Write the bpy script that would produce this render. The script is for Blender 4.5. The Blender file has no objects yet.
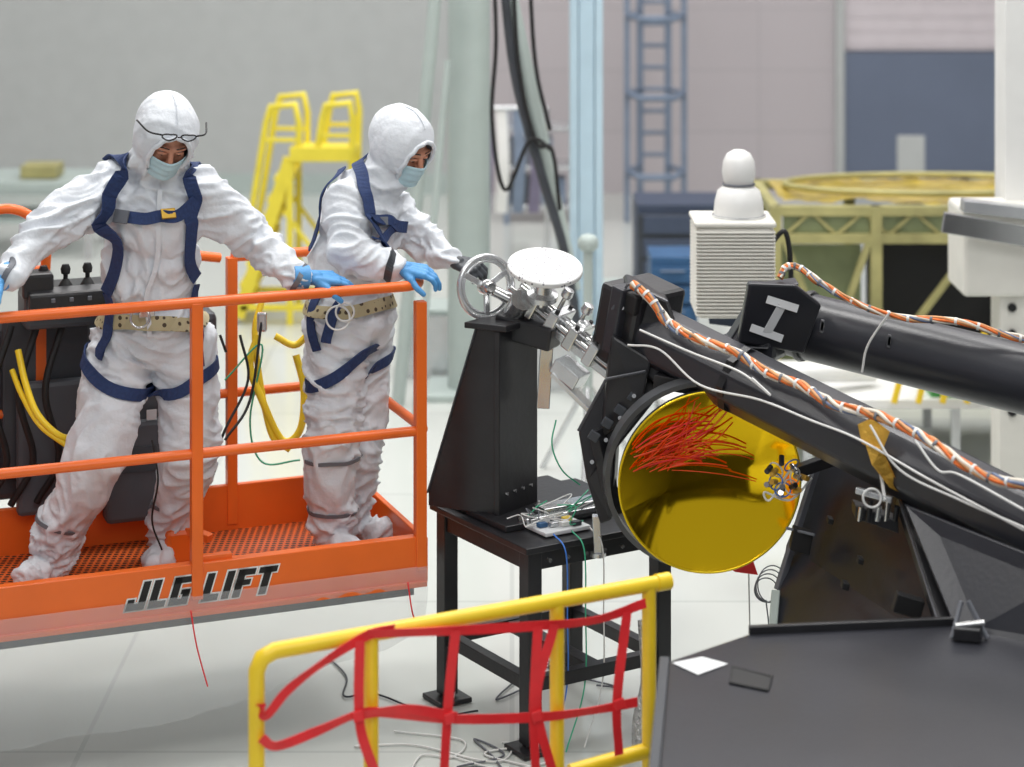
import bpy, bmesh, math, random
from mathutils import Vector, Matrix, noise
from mathutils.bvhtree import BVHTree
random.seed(7)
V=Vector
# ---------------------------------------------------------------- survey
F=2160.0; H=3.34; HZ=-150.0      # focal (px), eye height (m), horizon row
def P(u,v,y): return V(((u-512)*y/F, y, H-(v-HZ)*y/F))
def X(u,y): return (u-512)*y/F
scene=bpy.context.scene
COL=scene.collection
# ---------------------------------------------------------------- materials
def s2l(c):
    c=c/255.0
    return c/12.92 if c<=0.04045 else ((c+0.055)/1.055)**2.4
def C(r,g,b): return (s2l(r),s2l(g),s2l(b),1)
def M(name,col,rough=0.5,metal=0.0,var=0.08,vs=6.0,bump=0.0,bs=40.0,alpha=1.0,trans=0.0,coat=0.0,emit=None):
    m=bpy.data.materials.new(name); m.use_nodes=True
    nt=m.node_tree; b=nt.nodes['Principled BSDF']
    b.inputs['Roughness'].default_value=rough; b.inputs['Metallic'].default_value=metal
    b.inputs['Alpha'].default_value=alpha; b.inputs['Transmission Weight'].default_value=trans
    b.inputs['Coat Weight'].default_value=coat
    tc=nt.nodes.new('ShaderNodeTexCoord')
    n=nt.nodes.new('ShaderNodeTexNoise'); n.inputs['Scale'].default_value=vs; n.inputs['Detail'].default_value=4
    nt.links.new(tc.outputs['Object'],n.inputs['Vector'])
    r=nt.nodes.new('ShaderNodeValToRGB')
    r.color_ramp.elements[0].position=0.3; r.color_ramp.elements[1].position=0.7
    r.color_ramp.elements[0].color=tuple(max(0,c*(1-var)) for c in col[:3])+(1,)
    r.color_ramp.elements[1].color=tuple(min(1,c*(1+var)) for c in col[:3])+(1,)
    nt.links.new(n.outputs['Fac'],r.inputs['Fac']); nt.links.new(r.outputs['Color'],b.inputs['Base Color'])
    if bump>0:
        n2=nt.nodes.new('ShaderNodeTexNoise'); n2.inputs['Scale'].default_value=bs; n2.inputs['Detail'].default_value=5
        nt.links.new(tc.outputs['Object'],n2.inputs['Vector'])
        bp=nt.nodes.new('ShaderNodeBump'); bp.inputs['Strength'].default_value=bump; bp.inputs['Distance'].default_value=0.02
        nt.links.new(n2.outputs['Fac'],bp.inputs['Height']); nt.links.new(bp.outputs['Normal'],b.inputs['Normal'])
    return m
ORANGE=M('orange_paint',C(236,108,36),0.32,0,0.06,5)
BLACK=M('black_anodised',C(34,34,37),0.36,0,0.2,8,0.05)
COMP=M('carbon_composite',C(44,45,51),0.32,0,0.16,3,0.03,60)
DARK=M('dark_plastic',C(62,66,72),0.45,0,0.15,6)
RUB=M('rubber',C(22,22,24),0.6)
STEEL=M('machined_steel',C(202,202,202),0.2,0.95,0.08,12)
ALU=M('aluminium',C(210,212,214),0.26,0.75,0.06,12)
WHITE=M('white_enamel',C(230,230,228),0.4,0,0.03)
CREAM=M('cream_plastic',C(224,222,214),0.45,0,0.04)
YEL=M('yellow_paint',C(242,206,44),0.32,0,0.06,5)
YELB=M('yellow_safety',C(234,216,66),0.5,0,0.06)
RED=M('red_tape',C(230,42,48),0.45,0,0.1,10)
REDO=M('red_orange_reflection',C(244,72,16),0.4,0,0.15,10)  # colour of the modelled reflection lines on the gold mirror
NAVY=M('navy_webbing',C(34,54,98),0.75,0,0.2,90,0.3,300)
GLOVE=M('nitrile_glove',C(80,150,208),0.5,0,0.08,20,0.15,60)
MASK=M('mask_fabric',C(184,212,220),0.8,0,0.05,30,0.1,120)
SKIN=M('skin',C(196,136,110),0.5,0,0.08,20,0.05,150)
EYE=M('eye_white',C(235,230,225),0.2)
IRIS=M('eye_iris',C(40,26,20),0.15)
BUCK=M('brass_buckle',C(200,160,70),0.35,0.8)
HARN=M('cable_tan',C(208,150,100),0.6,0,0.2,30)
HARO=M('cable_orange',C(224,112,44),0.6,0,0.2,30)
HARW=M('cable_sleeve',C(224,216,202),0.6,0,0.1,30)
HARB=M('cable_blue_grey',C(104,118,146),0.6,0,0.2,30)
GREYB=M('grey_band',C(105,108,115),0.6)
WIREW=M('white_wire',C(224,224,222),0.5)
WIREB=M('blue_wire',C(60,120,210),0.5)
WIREG=M('green_wire',C(60,170,130),0.5)
KAPT=M('kapton_foil',C(214,168,70),0.35,0.5,0.3,12,0.6,30)
COLG=M('column_paint',C(174,186,182),0.5,0,0.04)
COLB=M('blue_column_paint',C(188,212,226),0.5,0,0.04)
BLUEG=M('bluegrey_paint',C(118,132,152),0.55,0,0.1)
SLATE=M('slate_cabinet',C(66,76,96),0.55,0,0.1)
BLUE=M('blue_cabinet',C(50,92,134),0.5,0,0.1)
OLIVE=M('crate_frame',C(172,166,112),0.5,0.15,0.2,5)
PANL=M('crate_green_panel',C(132,142,104),0.6,0,0.2,3)
FOIL=M('gold_film',C(208,186,92),0.3,0.55,0.35,5,0.8,12)
SILV=M('silver_rim',C(128,130,134),0.3,0.8,0.1)
LENS=M('spectacle_lens',C(200,215,235),0.1,0,0.02,alpha=0.2)
FILM=M('plastic_film',C(212,216,218),0.07,0,0.02,4,0.35,7,alpha=0.3,coat=1.0)
LABEL=M('white_label',C(222,224,226),0.6)
SUIT=M('coverall_tyvek',C(219,223,229),0.6,0,0.02,4,0.4,24)
GOLD=M('gold_mirror',C(254,208,30),0.07,0.96,0.03,2)
GOLDY=M('gold_mirror_edge',C(246,212,34),0.22,0.6,0.05,3)
def checker_like(name,c1,c2,scale,dot=True,rough=0.6,size=0.25):
    m=M(name,c1,rough); nt=m.node_tree; b=nt.nodes['Principled BSDF']
    tc=nt.nodes.new('ShaderNodeTexCoord'); vo=nt.nodes.new('ShaderNodeTexVoronoi'); vo.inputs['Scale'].default_value=scale
    vo.inputs['Randomness'].default_value=0.0 if dot else 1.0
    nt.links.new(tc.outputs['Object'],vo.inputs['Vector'])
    r=nt.nodes.new('ShaderNodeValToRGB'); r.color_ramp.interpolation='CONSTANT'
    r.color_ramp.elements[0].color=c2; r.color_ramp.elements[1].color=c1; r.color_ramp.elements[1].position=size
    nt.links.new(vo.outputs['Distance'],r.inputs['Fac']); nt.links.new(r.outputs['Color'],b.inputs['Base Color'])
    return m
SPECK=checker_like('speckled_target',C(222,222,222),C(112,112,118),56,False,0.3,0.24)
MESHM=checker_like('orange_grating',C(214,96,34),C(60,34,22),38,True,0.6,0.36)
BELTD=checker_like('eyelet_belt',C(176,164,130),C(70,56,40),36,True,0.7,0.3)
# ---------------------------------------------------------------- mesh tools
def group(name,loc=(0,0,0)):
    e=bpy.data.objects.new(name,None); e.location=loc; e.empty_display_size=0.1; COL.objects.link(e); return e
def link(o,parent):
    COL.objects.link(o)
    if parent is not None:
        o.parent=parent; o.matrix_parent_inverse=Matrix.Translation(parent.location).inverted()
def mk(name,vs,fs,mat,parent=None,smooth=False,bevel=0.0):
    me=bpy.data.meshes.new(name); me.from_pydata([tuple(v) for v in vs],[],fs); me.update()
    bm=bmesh.new(); bm.from_mesh(me); bmesh.ops.recalc_face_normals(bm,faces=bm.faces); bm.to_mesh(me); bm.free()
    o=bpy.data.objects.new(name,me); me.materials.append(mat); link(o,parent)
    if smooth:
        for p in me.polygons: p.use_smooth=True
    if bevel>0:
        md=o.modifiers.new('bev','BEVEL'); md.width=bevel; md.segments=2; md.limit_method='ANGLE'
    return o
BF=[(0,1,2,3),(7,6,5,4),(0,4,5,1),(1,5,6,2),(2,6,7,3),(3,7,4,0)]
def obox(name,c,ax,ay,az,mat,parent=None,bevel=0.004):
    """box from centre and three half-axis vectors"""
    c=V(c);ax=V(ax);ay=V(ay);az=V(az)
    vs=[c-ax-ay-az,c+ax-ay-az,c+ax+ay-az,c-ax+ay-az,c-ax-ay+az,c+ax-ay+az,c+ax+ay+az,c-ax+ay+az]
    return mk(name,vs,BF,mat,parent,False,bevel)
def box(name,c,s,mat,parent=None,rz=0,bevel=0.004):
    ca,sa=math.cos(rz),math.sin(rz)
    return obox(name,c,(ca*s[0]/2,sa*s[0]/2,0),(-sa*s[1]/2,ca*s[1]/2,0),(0,0,s[2]/2),mat,parent,bevel)
def bar(name,a,b,w,h,mat,parent=None,up=(0,0,1),bevel=0.003):
    a=V(a);b=V(b);d=(b-a);L=d.length;d.normalize();up=V(up)
    s=d.cross(up)
    if s.length<1e-3: s=d.cross(V((1,0,0)))
    s.normalize();t=s.cross(d)
    return obox(name,(a+b)/2,d*L/2,s*w/2,t*h/2,mat,parent,bevel)
def prism(name,pts,thick,mat,parent=None,bevel=0.003):
    pts=[V(p) for p in pts];t=V(thick);n=len(pts)
    vs=pts+[p+t for p in pts]
    fs=[tuple(range(n)),tuple(reversed(range(n,2*n)))]+[(i,(i+1)%n,n+(i+1)%n,n+i) for i in range(n)]
    return mk(name,vs,fs,mat,parent,False,bevel)
def catmull(pts,n=8):
    pts=[V(p) for p in pts]
    if len(pts)<3: return pts
    q=[pts[0]*2-pts[1]]+pts+[pts[-1]*2-pts[-2]]; out=[]
    for i in range(1,len(q)-2):
        for k in range(n):
            t=k/n;a,b,c,d=q[i-1],q[i],q[i+1],q[i+2]
            out.append(0.5*((2*b)+(c-a)*t+(2*a-5*b+4*c-d)*t*t+(3*b-a-3*c+d)*t**3))
    out.append(pts[-1]);return out
def tube(name,pts,r,mat,parent=None,seg=12,sm=False,closed=False,n=8,rs=None):
    pts=catmull(pts,n) if sm else [V(p) for p in pts]
    N=len(pts);vs=[];fs=[]
    t0=(pts[1]-pts[0]).normalized()
    nrm=t0.orthogonal().normalized()
    for i,p in enumerate(pts):
        if closed: t=(pts[(i+1)%N]-pts[i-1]).normalized()
        elif i==0:t=(pts[1]-pts[0]).normalized()
        elif i==N-1:t=(pts[-1]-pts[-2]).normalized()
        else:t=((pts[i+1]-p).normalized()+(p-pts[i-1]).normalized()).normalized()
        nrm=(nrm-t*nrm.dot(t)).normalized();b=t.cross(nrm)
        rr=rs[i] if rs else r
        sc=1.0
        if not closed and 0<i<N-1 and not sm:
            cs=(pts[i+1]-p).normalized().dot(t); sc=1/max(cs,0.5)
        for k in range(seg):
            a=2*math.pi*k/seg;vs.append(p+(nrm*math.cos(a)+b*math.sin(a))*rr*(sc if sc<1.3 else 1.15))
    M_=N if closed else N-1
    for i in range(M_):
        for k in range(seg):
            j=(i+1)%N
            fs.append((i*seg+k,i*seg+(k+1)%seg,j*seg+(k+1)%seg,j*seg+k))
    if not closed:
        fs.append(tuple(range(seg)));fs.append(tuple(reversed(range((N-1)*seg,N*seg))))
    o=mk(name,vs,fs,mat,parent,seg>4)
    if seg>4 and not closed:
        md=o.modifiers.new('es','EDGE_SPLIT'); md.split_angle=math.radians(60)
    return o
def lathe(name,prof,origin,axis,mat,parent=None,seg=32,smooth=True,xs=1.0):
    q=V(axis).to_track_quat('Z','Y');o=V(origin);vs=[];fs=[];n=len(prof)
    for r,z in prof:
        for k in range(seg):
            a=2*math.pi*k/seg;vs.append(o+q@V((max(r,1e-4)*math.cos(a)*xs,max(r,1e-4)*math.sin(a),z)))
    for i in range(n-1):
        for k in range(seg): fs.append((i*seg+k,i*seg+(k+1)%seg,(i+1)*seg+(k+1)%seg,(i+1)*seg+k))
    if prof[0][0]<.001: fs.append(tuple(range(seg)))
    if prof[-1][0]<.001: fs.append(tuple(reversed(range((n-1)*seg,n*seg))))
    ob=mk(name,vs,fs,mat,parent,smooth)
    if smooth:
        md=ob.modifiers.new('es','EDGE_SPLIT'); md.split_angle=math.radians(40)
    return ob
def cyl(name,a,b,r,mat,parent=None,seg=24): return tube(name,[a,b],r,mat,parent,seg)
def ring(name,c,axis,R,r,mat,parent=None,seg=40,xs=1.0):
    q=V(axis).to_track_quat('Z','Y');c=V(c)
    return tube(name,[c+q@V((R*xs*math.cos(2*math.pi*i/seg),R*math.sin(2*math.pi*i/seg),0)) for i in range(seg)],r,mat,parent,10,closed=True)
def ribbon(name,pts,w,mat,parent=None,wdir=None,sm=True,th=0.002,twist=0.0):
    pts=catmull(pts,8) if sm else [V(p) for p in pts]
    vs=[];fs=[];N=len(pts)
    for i,p in enumerate(pts):
        t=(pts[min(i+1,N-1)]-pts[max(i-1,0)]).normalized()
        wd=V(wdir) if wdir is not None else V((0,0,1))
        wd=(wd-t*wd.dot(t)).normalized();nn=t.cross(wd)
        a=twist*math.sin(i*0.35);wd=wd*math.cos(a)+nn*math.sin(a);nn=t.cross(wd)
        vs+=[p-wd*w/2-nn*th,p+wd*w/2-nn*th,p+wd*w/2+nn*th,p-wd*w/2+nn*th]
    for i in range(N-1):
        for k in range(4): fs.append((4*i+k,4*i+(k+1)%4,4*i+4+(k+1)%4,4*i+4+k))
    return mk(name,vs,fs,mat,parent,False)
# --- continuous volumes (voxel union)
def cap_geo(p1,r1,p2,r2,seg=16):
    p1=V(p1);p2=V(p2);d=p2-p1;L=d.length
    if L<1e-5:d=V((0,0,1));L=0.0001
    q=d.to_track_quat('Z','Y');prof=[]
    for i in range(6):
        a=-math.pi/2+math.pi/2*i/5;prof.append((r1*math.cos(a),r1*math.sin(a)))
    for i in range(6):
        a=math.pi/2*i/5;prof.append((r2*math.cos(a),L+r2*math.sin(a)))
    vs=[];fs=[]
    for r,z in prof:
        for k in range(seg):
            a=2*math.pi*k/seg;vs.append(p1+q@V((max(r,1e-4)*math.cos(a),max(r,1e-4)*math.sin(a),z)))
    n=len(prof)
    for i in range(n-1):
        for k in range(seg): fs.append((i*seg+k,i*seg+(k+1)%seg,(i+1)*seg+(k+1)%seg,(i+1)*seg+k))
    fs.append(tuple(reversed(range(seg))));fs.append(tuple(range((n-1)*seg,n*seg)))
    return vs,fs
def ell_geo(c,rad,R=None,seg=20,rings=14):
    c=V(c);vs=[];fs=[]
    for i in range(rings+1):
        ph=-math.pi/2+math.pi*i/rings;cr=max(math.cos(ph),1e-3)
        for k in range(seg):
            a=2*math.pi*k/seg;p=V((rad[0]*cr*math.cos(a),rad[1]*cr*math.sin(a),rad[2]*math.sin(ph)))
            if R is not None:p=R@p
            vs.append(c+p)
    for i in range(rings):
        for k in range(seg): fs.append((i*seg+k,i*seg+(k+1)%seg,(i+1)*seg+(k+1)%seg,(i+1)*seg+k))
    fs.append(tuple(reversed(range(seg))));fs.append(tuple(range(rings*seg,(rings+1)*seg)))
    return vs,fs
def union(name,geos,voxel,mat,parent=None,smooth_it=4,fac=0.5):
    vs=[];fs=[]
    for gv,gf in geos:
        o=len(vs);vs+=gv;fs+=[tuple(i+o for i in f) for f in gf]
    me=bpy.data.meshes.new(name+'_src');me.from_pydata([tuple(v) for v in vs],[],fs);me.update()
    ob=bpy.data.objects.new(name+'_src',me);COL.objects.link(ob)
    md=ob.modifiers.new('r','REMESH');md.mode='VOXEL';md.voxel_size=voxel;md.use_smooth_shade=True
    ms=ob.modifiers.new('s','SMOOTH');ms.iterations=smooth_it;ms.factor=fac
    dg=bpy.context.evaluated_depsgraph_get()
    new=bpy.data.meshes.new_from_object(ob.evaluated_get(dg));new.name=name
    bpy.data.objects.remove(ob)
    new.materials.clear();new.materials.append(mat)
    o=bpy.data.objects.new(name,new);link(o,parent)
    for p in new.polygons:p.use_smooth=True
    return o
def wrinkle(o,amp,joints,headz):
    """cloth folds: soft drape everywhere, tighter creases gathered at the joints"""
    me=o.data;co=[v.co.copy() for v in me.vertices];nr=[v.normal.copy() for v in me.vertices]
    for i,v in enumerate(me.vertices):
        p=co[i];w=noise.noise_vector(p*2.6)*0.30
        q=p+w
        jj=0
        for c_,rad in joints: jj=max(jj,math.exp(-((p-c_).length/rad)**2))
        a=1-2*abs(noise.noise(V((q.x*5,q.y*5,q.z*10))));b=1-2*abs(noise.noise(V((q.x*10+5,q.y*10,q.z*22))))
        a=max(a,0)**1.6;b=max(b,0)**1.6
        hk=.3 if p.z>headz else 1.0
        v.co=p+nr[i]*((a-0.42)*amp*(.85+.3*jj)+(b-0.38)*amp*(.30+.7*jj))*hk
# ================================================================= ROOM
def gridmat(name,c,line,sx,sy,rough,var=0.04,lw=0.01):
    m=M(name,c,rough,0,var,0.8);nt=m.node_tree;b=nt.nodes['Principled BSDF']
    tc=nt.nodes.new('ShaderNodeTexCoord');br=nt.nodes.new('ShaderNodeTexBrick')
    mp=nt.nodes.new('ShaderNodeMapping')
    nt.links.new(tc.outputs['Object'],mp.inputs['Vector']);nt.links.new(mp.outputs['Vector'],br.inputs['Vector'])
    br.offset=0.0;br.inputs['Scale'].default_value=1;br.inputs['Brick Width'].default_value=sx;br.inputs['Row Height'].default_value=sy
    br.inputs['Mortar Size'].default_value=lw;br.inputs['Color1'].default_value=c
    br.inputs['Color2'].default_value=tuple(x*0.96 for x in c[:3])+(1,);br.inputs['Mortar'].default_value=line
    nt.links.new(br.outputs['Color'],b.inputs['Base Color']);return m,mp
FLOORM,_=gridmat('cleanroom_floor',C(203,207,202),C(186,190,186),1.6,1.6,0.12)
WALLM,mp=gridmat('wall_panels',C(188,181,184),C(176,170,173),1.2,0.6,0.6);mp.inputs['Rotation'].default_value=(math.pi/2,0,0)
box('floor',(0,9,-0.05),(26,26,0.1),FLOORM,None,0,0)
YW=21.0
box('wall_back',(0,YW+0.1,4.5),(26,0.2,9),WALLM,None,0,0)
box('wall_left',(-12.9,9,4.5),(0.2,24,9),WALLM,None,0,0)
box('wall_right',(12.9,9,4.5),(0.2,24,9),WALLM,None,0,0)
box('ceiling',(0,9,9.1),(26,26,0.2),WHITE,None,0,0)
g=group('wall_panel_cladding',(5,YW,0.7))
DB=M('blue_grey_cladding',C(104,114,134),0.6,0,0.05,2);PW=M('pale_cladding',C(206,198,202),0.6,0,0.03);PW2=M('pale_cladding_rib',C(201,193,197),0.6,0,0.03)
GW=M('grey_green_cladding',C(180,183,182),0.6,0,0.03)
x0=X(843,YW)
box('lower_band',((x0+10)/2,YW-0.03,0.69),(10-x0,0.06,1.38),DB,g,0,0)
box('upper_band',((x0+10)/2,YW-0.01,4.9),(10-x0,0.04,7),PW,g,0,0)
for i in range(26):
    box('rib_%d'%i,((x0+10)/2,YW-0.032,1.45+i*0.14),(10-x0,0.006,0.03),PW2,g,0,0.0)
box('corner_strip',(x0-0.04,YW-0.05,4),(0.08,0.1,8),GW,g,0,0)
box('left_band',((-10+X(448,YW))/2,YW-0.02,4.0),(10+X(448,YW),0.04,8.0),GW,g,0,0)
box('left_base',((-10+X(448,YW))/2,YW-0.05,0.1),(10+X(448,YW),0.05,0.2),COLG,g,0,0)
# ================================================================= BACKGROUND
g=group('steel_column',(X(469,13.3),13.3,0))
cyl('shaft',(X(469,13.3),13.3,0),(X(469,13.3),13.3,8.9),0.13,COLG,g)
box('base_plate',(X(469,13.3),13.3,0.02),(0.5,0.5,0.04),COLG,g)
g=group('scaffold_pole',P(400,380,13))
cyl('pole',V((X(398,13),13,0.0)),P(462,-300,13),0.04,COLG,g)
cyl('brace',V((X(415,12.6),12.6,0.0)),P(448,60,12.8),0.022,COLG,g)
g=group('hanging_cable_loops',P(520,100,12))
for pts in [[(492,-60),(496,40),(492,120),(505,190),(530,140),(552,150)],[(512,-60),(518,60),(535,140),(552,150),(560,210)],
            [(528,-60),(535,60),(550,130)]]:
    tube('cable',[P(a,b,12) for a,b in pts],0.012,RUB,g,8,True)
tube('cable_bundle',[P(a,b,12.05) for a,b in [(500,-60),(514,70),(540,170),(564,250),(578,330)]],0.026,DARK,g,10,True)
cyl('grey_hose',P(503,-40,12.1),P(574,290,12.1),0.04,COLG,g)
g=group('blue_steel_beam',(X(586,14),14,0))
xb=X(586,14)
box('web',(xb,14,4.4),(0.1,0.2,8.8),COLB,g);box('flange_a',(xb-0.08,14,4.4),(0.05,0.24,8.8),COLB,g);box('flange_b',(xb+0.08,14,4.4),(0.05,0.24,8.8),COLB,g)
box('foot',(xb,14,0.03),(0.45,0.45,0.06),COLB,g)
g=group('wall_ladder',(X(656,19.8),19.8,0))
for u in (640,668): box('stile',(X(u,19.8),19.8,4),(0.06,0.06,8),BLUEG,g)
for i in range(38): cyl('rung_%d'%i,(X(640,19.8),19.8,0.15+i*0.2),(X(668,19.8),19.8,0.15+i*0.2),0.02,BLUEG,g,8)
for u in (627,684): box('cage_bar',(X(u,19.4),19.4,4),(0.05,0.05,8),BLUEG,g)
for i in range(10):
    z=0.45+i*0.7
    tube('cage_hoop_%d'%i,[(X(640,19.8),19.8,z),(X(627,19.4),19.4,z),(X(640,19.2),19.05,z),(X(672,19.2),19.05,z),(X(684,19.4),19.4,z),(X(668,19.8),19.8,z)],0.025,BLUEG,g,8)
g=group('equipment_cabinet',(X(678,16.5),16.5,0))
box('body',(X(678,16.5),16.5,0.34),(0.66,0.6,0.68),SLATE,g);box('dark_front',(X(676,16.15),16.17,0.36),(0.56,0.04,0.5),DARK,g)
for i in range(3): box('drawer_%d'%i,(X(676,16.1),16.14,0.2+i*0.17),(0.48,0.03,0.13),SLATE,g)
g=group('blue_tool_chest',(X(674,14.2),14.2,0))
box('body',(X(672,14.2),14.2,0.42),(0.3,0.4,0.56),BLUE,g)
for i in range(4): box('drawer_%d'%i,(X(672,14),13.98,0.2+i*0.13),(0.26,0.02,0.1),BLUE,g);box('handle_%d'%i,(X(672,14),13.95,0.23+i*0.13),(0.16,0.02,0.01),BLUEG,g)
for dx in(-0.12,.12):
    for dy in (-.15,.15): lathe('caster',[(0.0,-0.02),(0.055,-0.02),(0.055,0.02),(0,0.02)],(X(672,14.2)+dx,14.2+dy,0.055),(1,0,0),RUB,g,16)
g=group('tripod_sensor',(X(588,11.5),11.5,0))
zz=P(588,243,11.5).z
lathe('ball',[(0.0,-.05),(.035,-.042),(.055,-.018),(.055,.018),(.035,.042),(0,.05)],P(588,243,11.5),(0,0,1),COLG,g)
cyl('stem',(X(588,11.5),11.5,0.1),(X(588,11.5),11.5,zz-.04),0.025,COLG,g)
for a in range(3):
    cyl('leg_%d'%a,(X(588,11.5),11.5,0.5),(X(588,11.5)+.3*math.cos(a*2.1+.4),11.5+.3*math.sin(a*2.1+.4),0.0),0.015,ALU,g)
# rolling stairs (yellow)
g=group('rolling_stairs',(X(300,15.2),15.2,0))
ys=15.2
plz=P(0,158,ys).z
xp1,xp2=X(290,ys),X(352,ys)
for dy in (0,0.62):
    y=ys+dy
    tube('rail_loop_%d'%int(dy*10),[(X(316,ys),y,plz),(X(322,ys),y,1.44),(X(326,ys),y,1.54),(X(350,ys),y,1.56),(X(353,ys),y,1.44),(X(352,ys),y,plz)],0.024,YELB,g,8)
    tube('stair_rail_%d'%int(dy*10),[(X(246,ys),y,0.55),(X(266,ys),y,1.42),(X(271,ys),y,1.53),(X(295,ys),y,1.55),(X(299,ys),y,1.42),(X(299,ys),y,plz)],0.024,YELB,g,8)
    bar('mid_rail',(X(260,ys),y,1.3),(X(299,ys),y,1.3),.03,.03,YELB,g);bar('mid_rail_b',(X(318,ys),y,1.33),(X(352,ys),y,1.33),.03,.03,YELB,g)
    bar('stringer_%d'%int(dy*10),(X(238,ys),y,0.05),(xp1,y,plz),0.04,0.09,YELB,g)
    for xx in (xp1,xp2): bar('leg',(xx,y,0),(xx,y,plz),0.045,0.045,YELB,g)
    bar('low_rail',(X(240,ys),y,0.12),(xp2,y,0.12),0.04,0.04,YELB,g)
    bar('brace',(xp2,y,0.15),(X(284,ys),y,0.8),0.03,0.03,YELB,g)
box('platform',((xp1+xp2)/2,ys+.31,plz),(xp2-xp1,0.66,0.05),YELB,g)
box('toe',((xp1+xp2)/2,ys-.03,plz+.03),(xp2-xp1,0.03,0.1),YELB,g)
for i in range(7):
    t=(i+.5)/7.5;xx=X(238,ys)*(1-t)+xp1*t
    box('tread_%d'%i,(xx,ys+.31,0.05+(plz-.05)*t),(0.13,0.62,0.03),YELB,g)
g=group('far_workbench',(X(30,18),18,0))
box('top',(X(25,18),18,0.6),(1.3,0.8,0.06),COLG,g)
for dx in (-.6,.6):
    for dy in (-.35,.35): box('leg',(X(25,18)+dx,18+dy,0.29),(0.06,0.06,0.58),ALU,g)
box('shelf',(X(25,18),18,0.3),(1.2,0.7,0.03),COLG,g)
box('yellow_case',(X(45,18),17.9,0.69),(0.3,0.3,0.1),OLIVE,g)
g=group('far_shelving_unit',(X(540,19.5),19.5,0))
for dx in (-.3,.3):
    for dy in(-.2,.2): box('post',(X(540,19.5)+dx,19.5+dy,0.5),(0.05,0.05,1.0),BLUEG,g)
for z in (0.15,0.5,0.85): box('shelf',(X(540,19.5),19.5,z),(0.65,0.45,0.03),ALU,g)
for i,(dx,z) in enumerate([(-.2,.3),(.12,.28),(0,.65),(-.2,.63)]): box('carton_%d'%i,(X(540,19.5)+dx,19.5,z),(0.22,0.3,0.22),[DARK,BLUEG,BLUEG,GREYB][i],g)
g=group('garment_rack',(X(508,17.5),17.5,0))
xg=X(510,17.5)
for dx in(-.3,.3): cyl('upright',(xg+dx,17.5,0.0),(xg+dx,17.5,1.25),0.02,ALU,g)
cyl('bar',(xg-.3,17.5,1.25),(xg+.3,17.5,1.25),0.02,ALU,g)
PURP=M('purple_fabric',C(120,114,136),0.8)
for i in range(4): ribbon('garment_%d'%i,[(xg-.2+i*.13,17.5,1.24),(xg-.18+i*.13,17.45,.8),(xg-.2+i*.13,17.5,0.4)],0.09,[PURP,WHITE,BLUEG,PURP][i],g,(1,0,0))
# framed shipping crate with foil top
g=group('transport_frame',(2.3,14,0))
ya,yb=13.3,14.35;xa,xb2=1.62,4.2;zt=1.15
for x in (xa,xa+.62,xb2,(xa+xb2)/2+.1):
    for y in (ya,yb): box('post',(x,y,zt/2),(0.07,0.07,zt),OLIVE,g)
for z in (0.12,zt-.03,zt-0.2):
    for y in (ya,yb): bar('long_beam',(xa,y,z),(xb2,y,z),0.06,0.06,OLIVE,g)
    for x in (xa,xb2): bar('cross_beam',(x,ya,z),(x,yb,z),0.06,0.06,OLIVE,g)
box('truss_web_panel',((xa+xb2)/2,ya+.02,zt-.115),(xb2-xa-.1,.01,.12),PANL,g)
for k in range(8):
    x=xa+.06+k*.32;bar('web_%d'%k,(x,ya,zt-.18),(x+.16,ya,zt-.04),.02,.02,OLIVE,g);bar('web_b%d'%k,(x+.16,ya,zt-.04),(x+.32,ya,zt-.18),.02,.02,OLIVE,g)
bar('diag_a',(xa+.05,ya-.02,zt-.2),(xa+.34,ya-.02,.2),0.04,0.04,OLIVE,g);bar('diag_b',(xa+.58,ya-.02,zt-.2),(xa+.32,ya-.02,.2),0.04,0.04,OLIVE,g)
bar('diag_c',(xa+.68,ya-.02,.2),(xa+1.25,ya-.02,zt-.2),0.04,0.04,OLIVE,g);bar('diag_d',(xa,ya,.2),(xa,yb,zt-.2),0.04,0.04,OLIVE,g)
vs=[];fs=[];NX,NY=50,18
for j in range(NY+1):
    for i in range(NX+1):
        x=xa+.06+(xb2-xa-.12)*i/NX;y=ya+.06+(yb-ya-.12)*j/NY
        vs.append((x,y,zt+.01+.03*noise.noise(V((x*4,y*4,0)))+.02*noise.noise(V((x*13,y*13,3)))))
for j in range(NY):
    for i in range(NX): fs.append((j*(NX+1)+i,j*(NX+1)+i+1,(j+1)*(NX+1)+i+1,(j+1)*(NX+1)+i))
mk('foil_lid',vs,fs,FOIL,g,True)
tube('foil_hoop',[(2.7+.95*math.cos(a),13.85+.40*math.sin(a),zt+.05) for a in [k*math.pi/20 for k in range(40)]],.02,OLIVE,g,8,closed=True)
box('dark_interior',(3.1,13.9,0.5),(1.55,.6,0.8),RUB,g)
box('green_panel',(1.93,13.5,0.5),(.5,.03,0.75),PANL,g,0,.005)
g=group('leaning_panel',(X(915,19),19,0))
box('panel',(X(915,19),19.2,.55),(.24,.05,.5),GW,g);box('stand',(X(915,19),19.2,.15),(.2,.3,.3),DARK,g)
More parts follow.
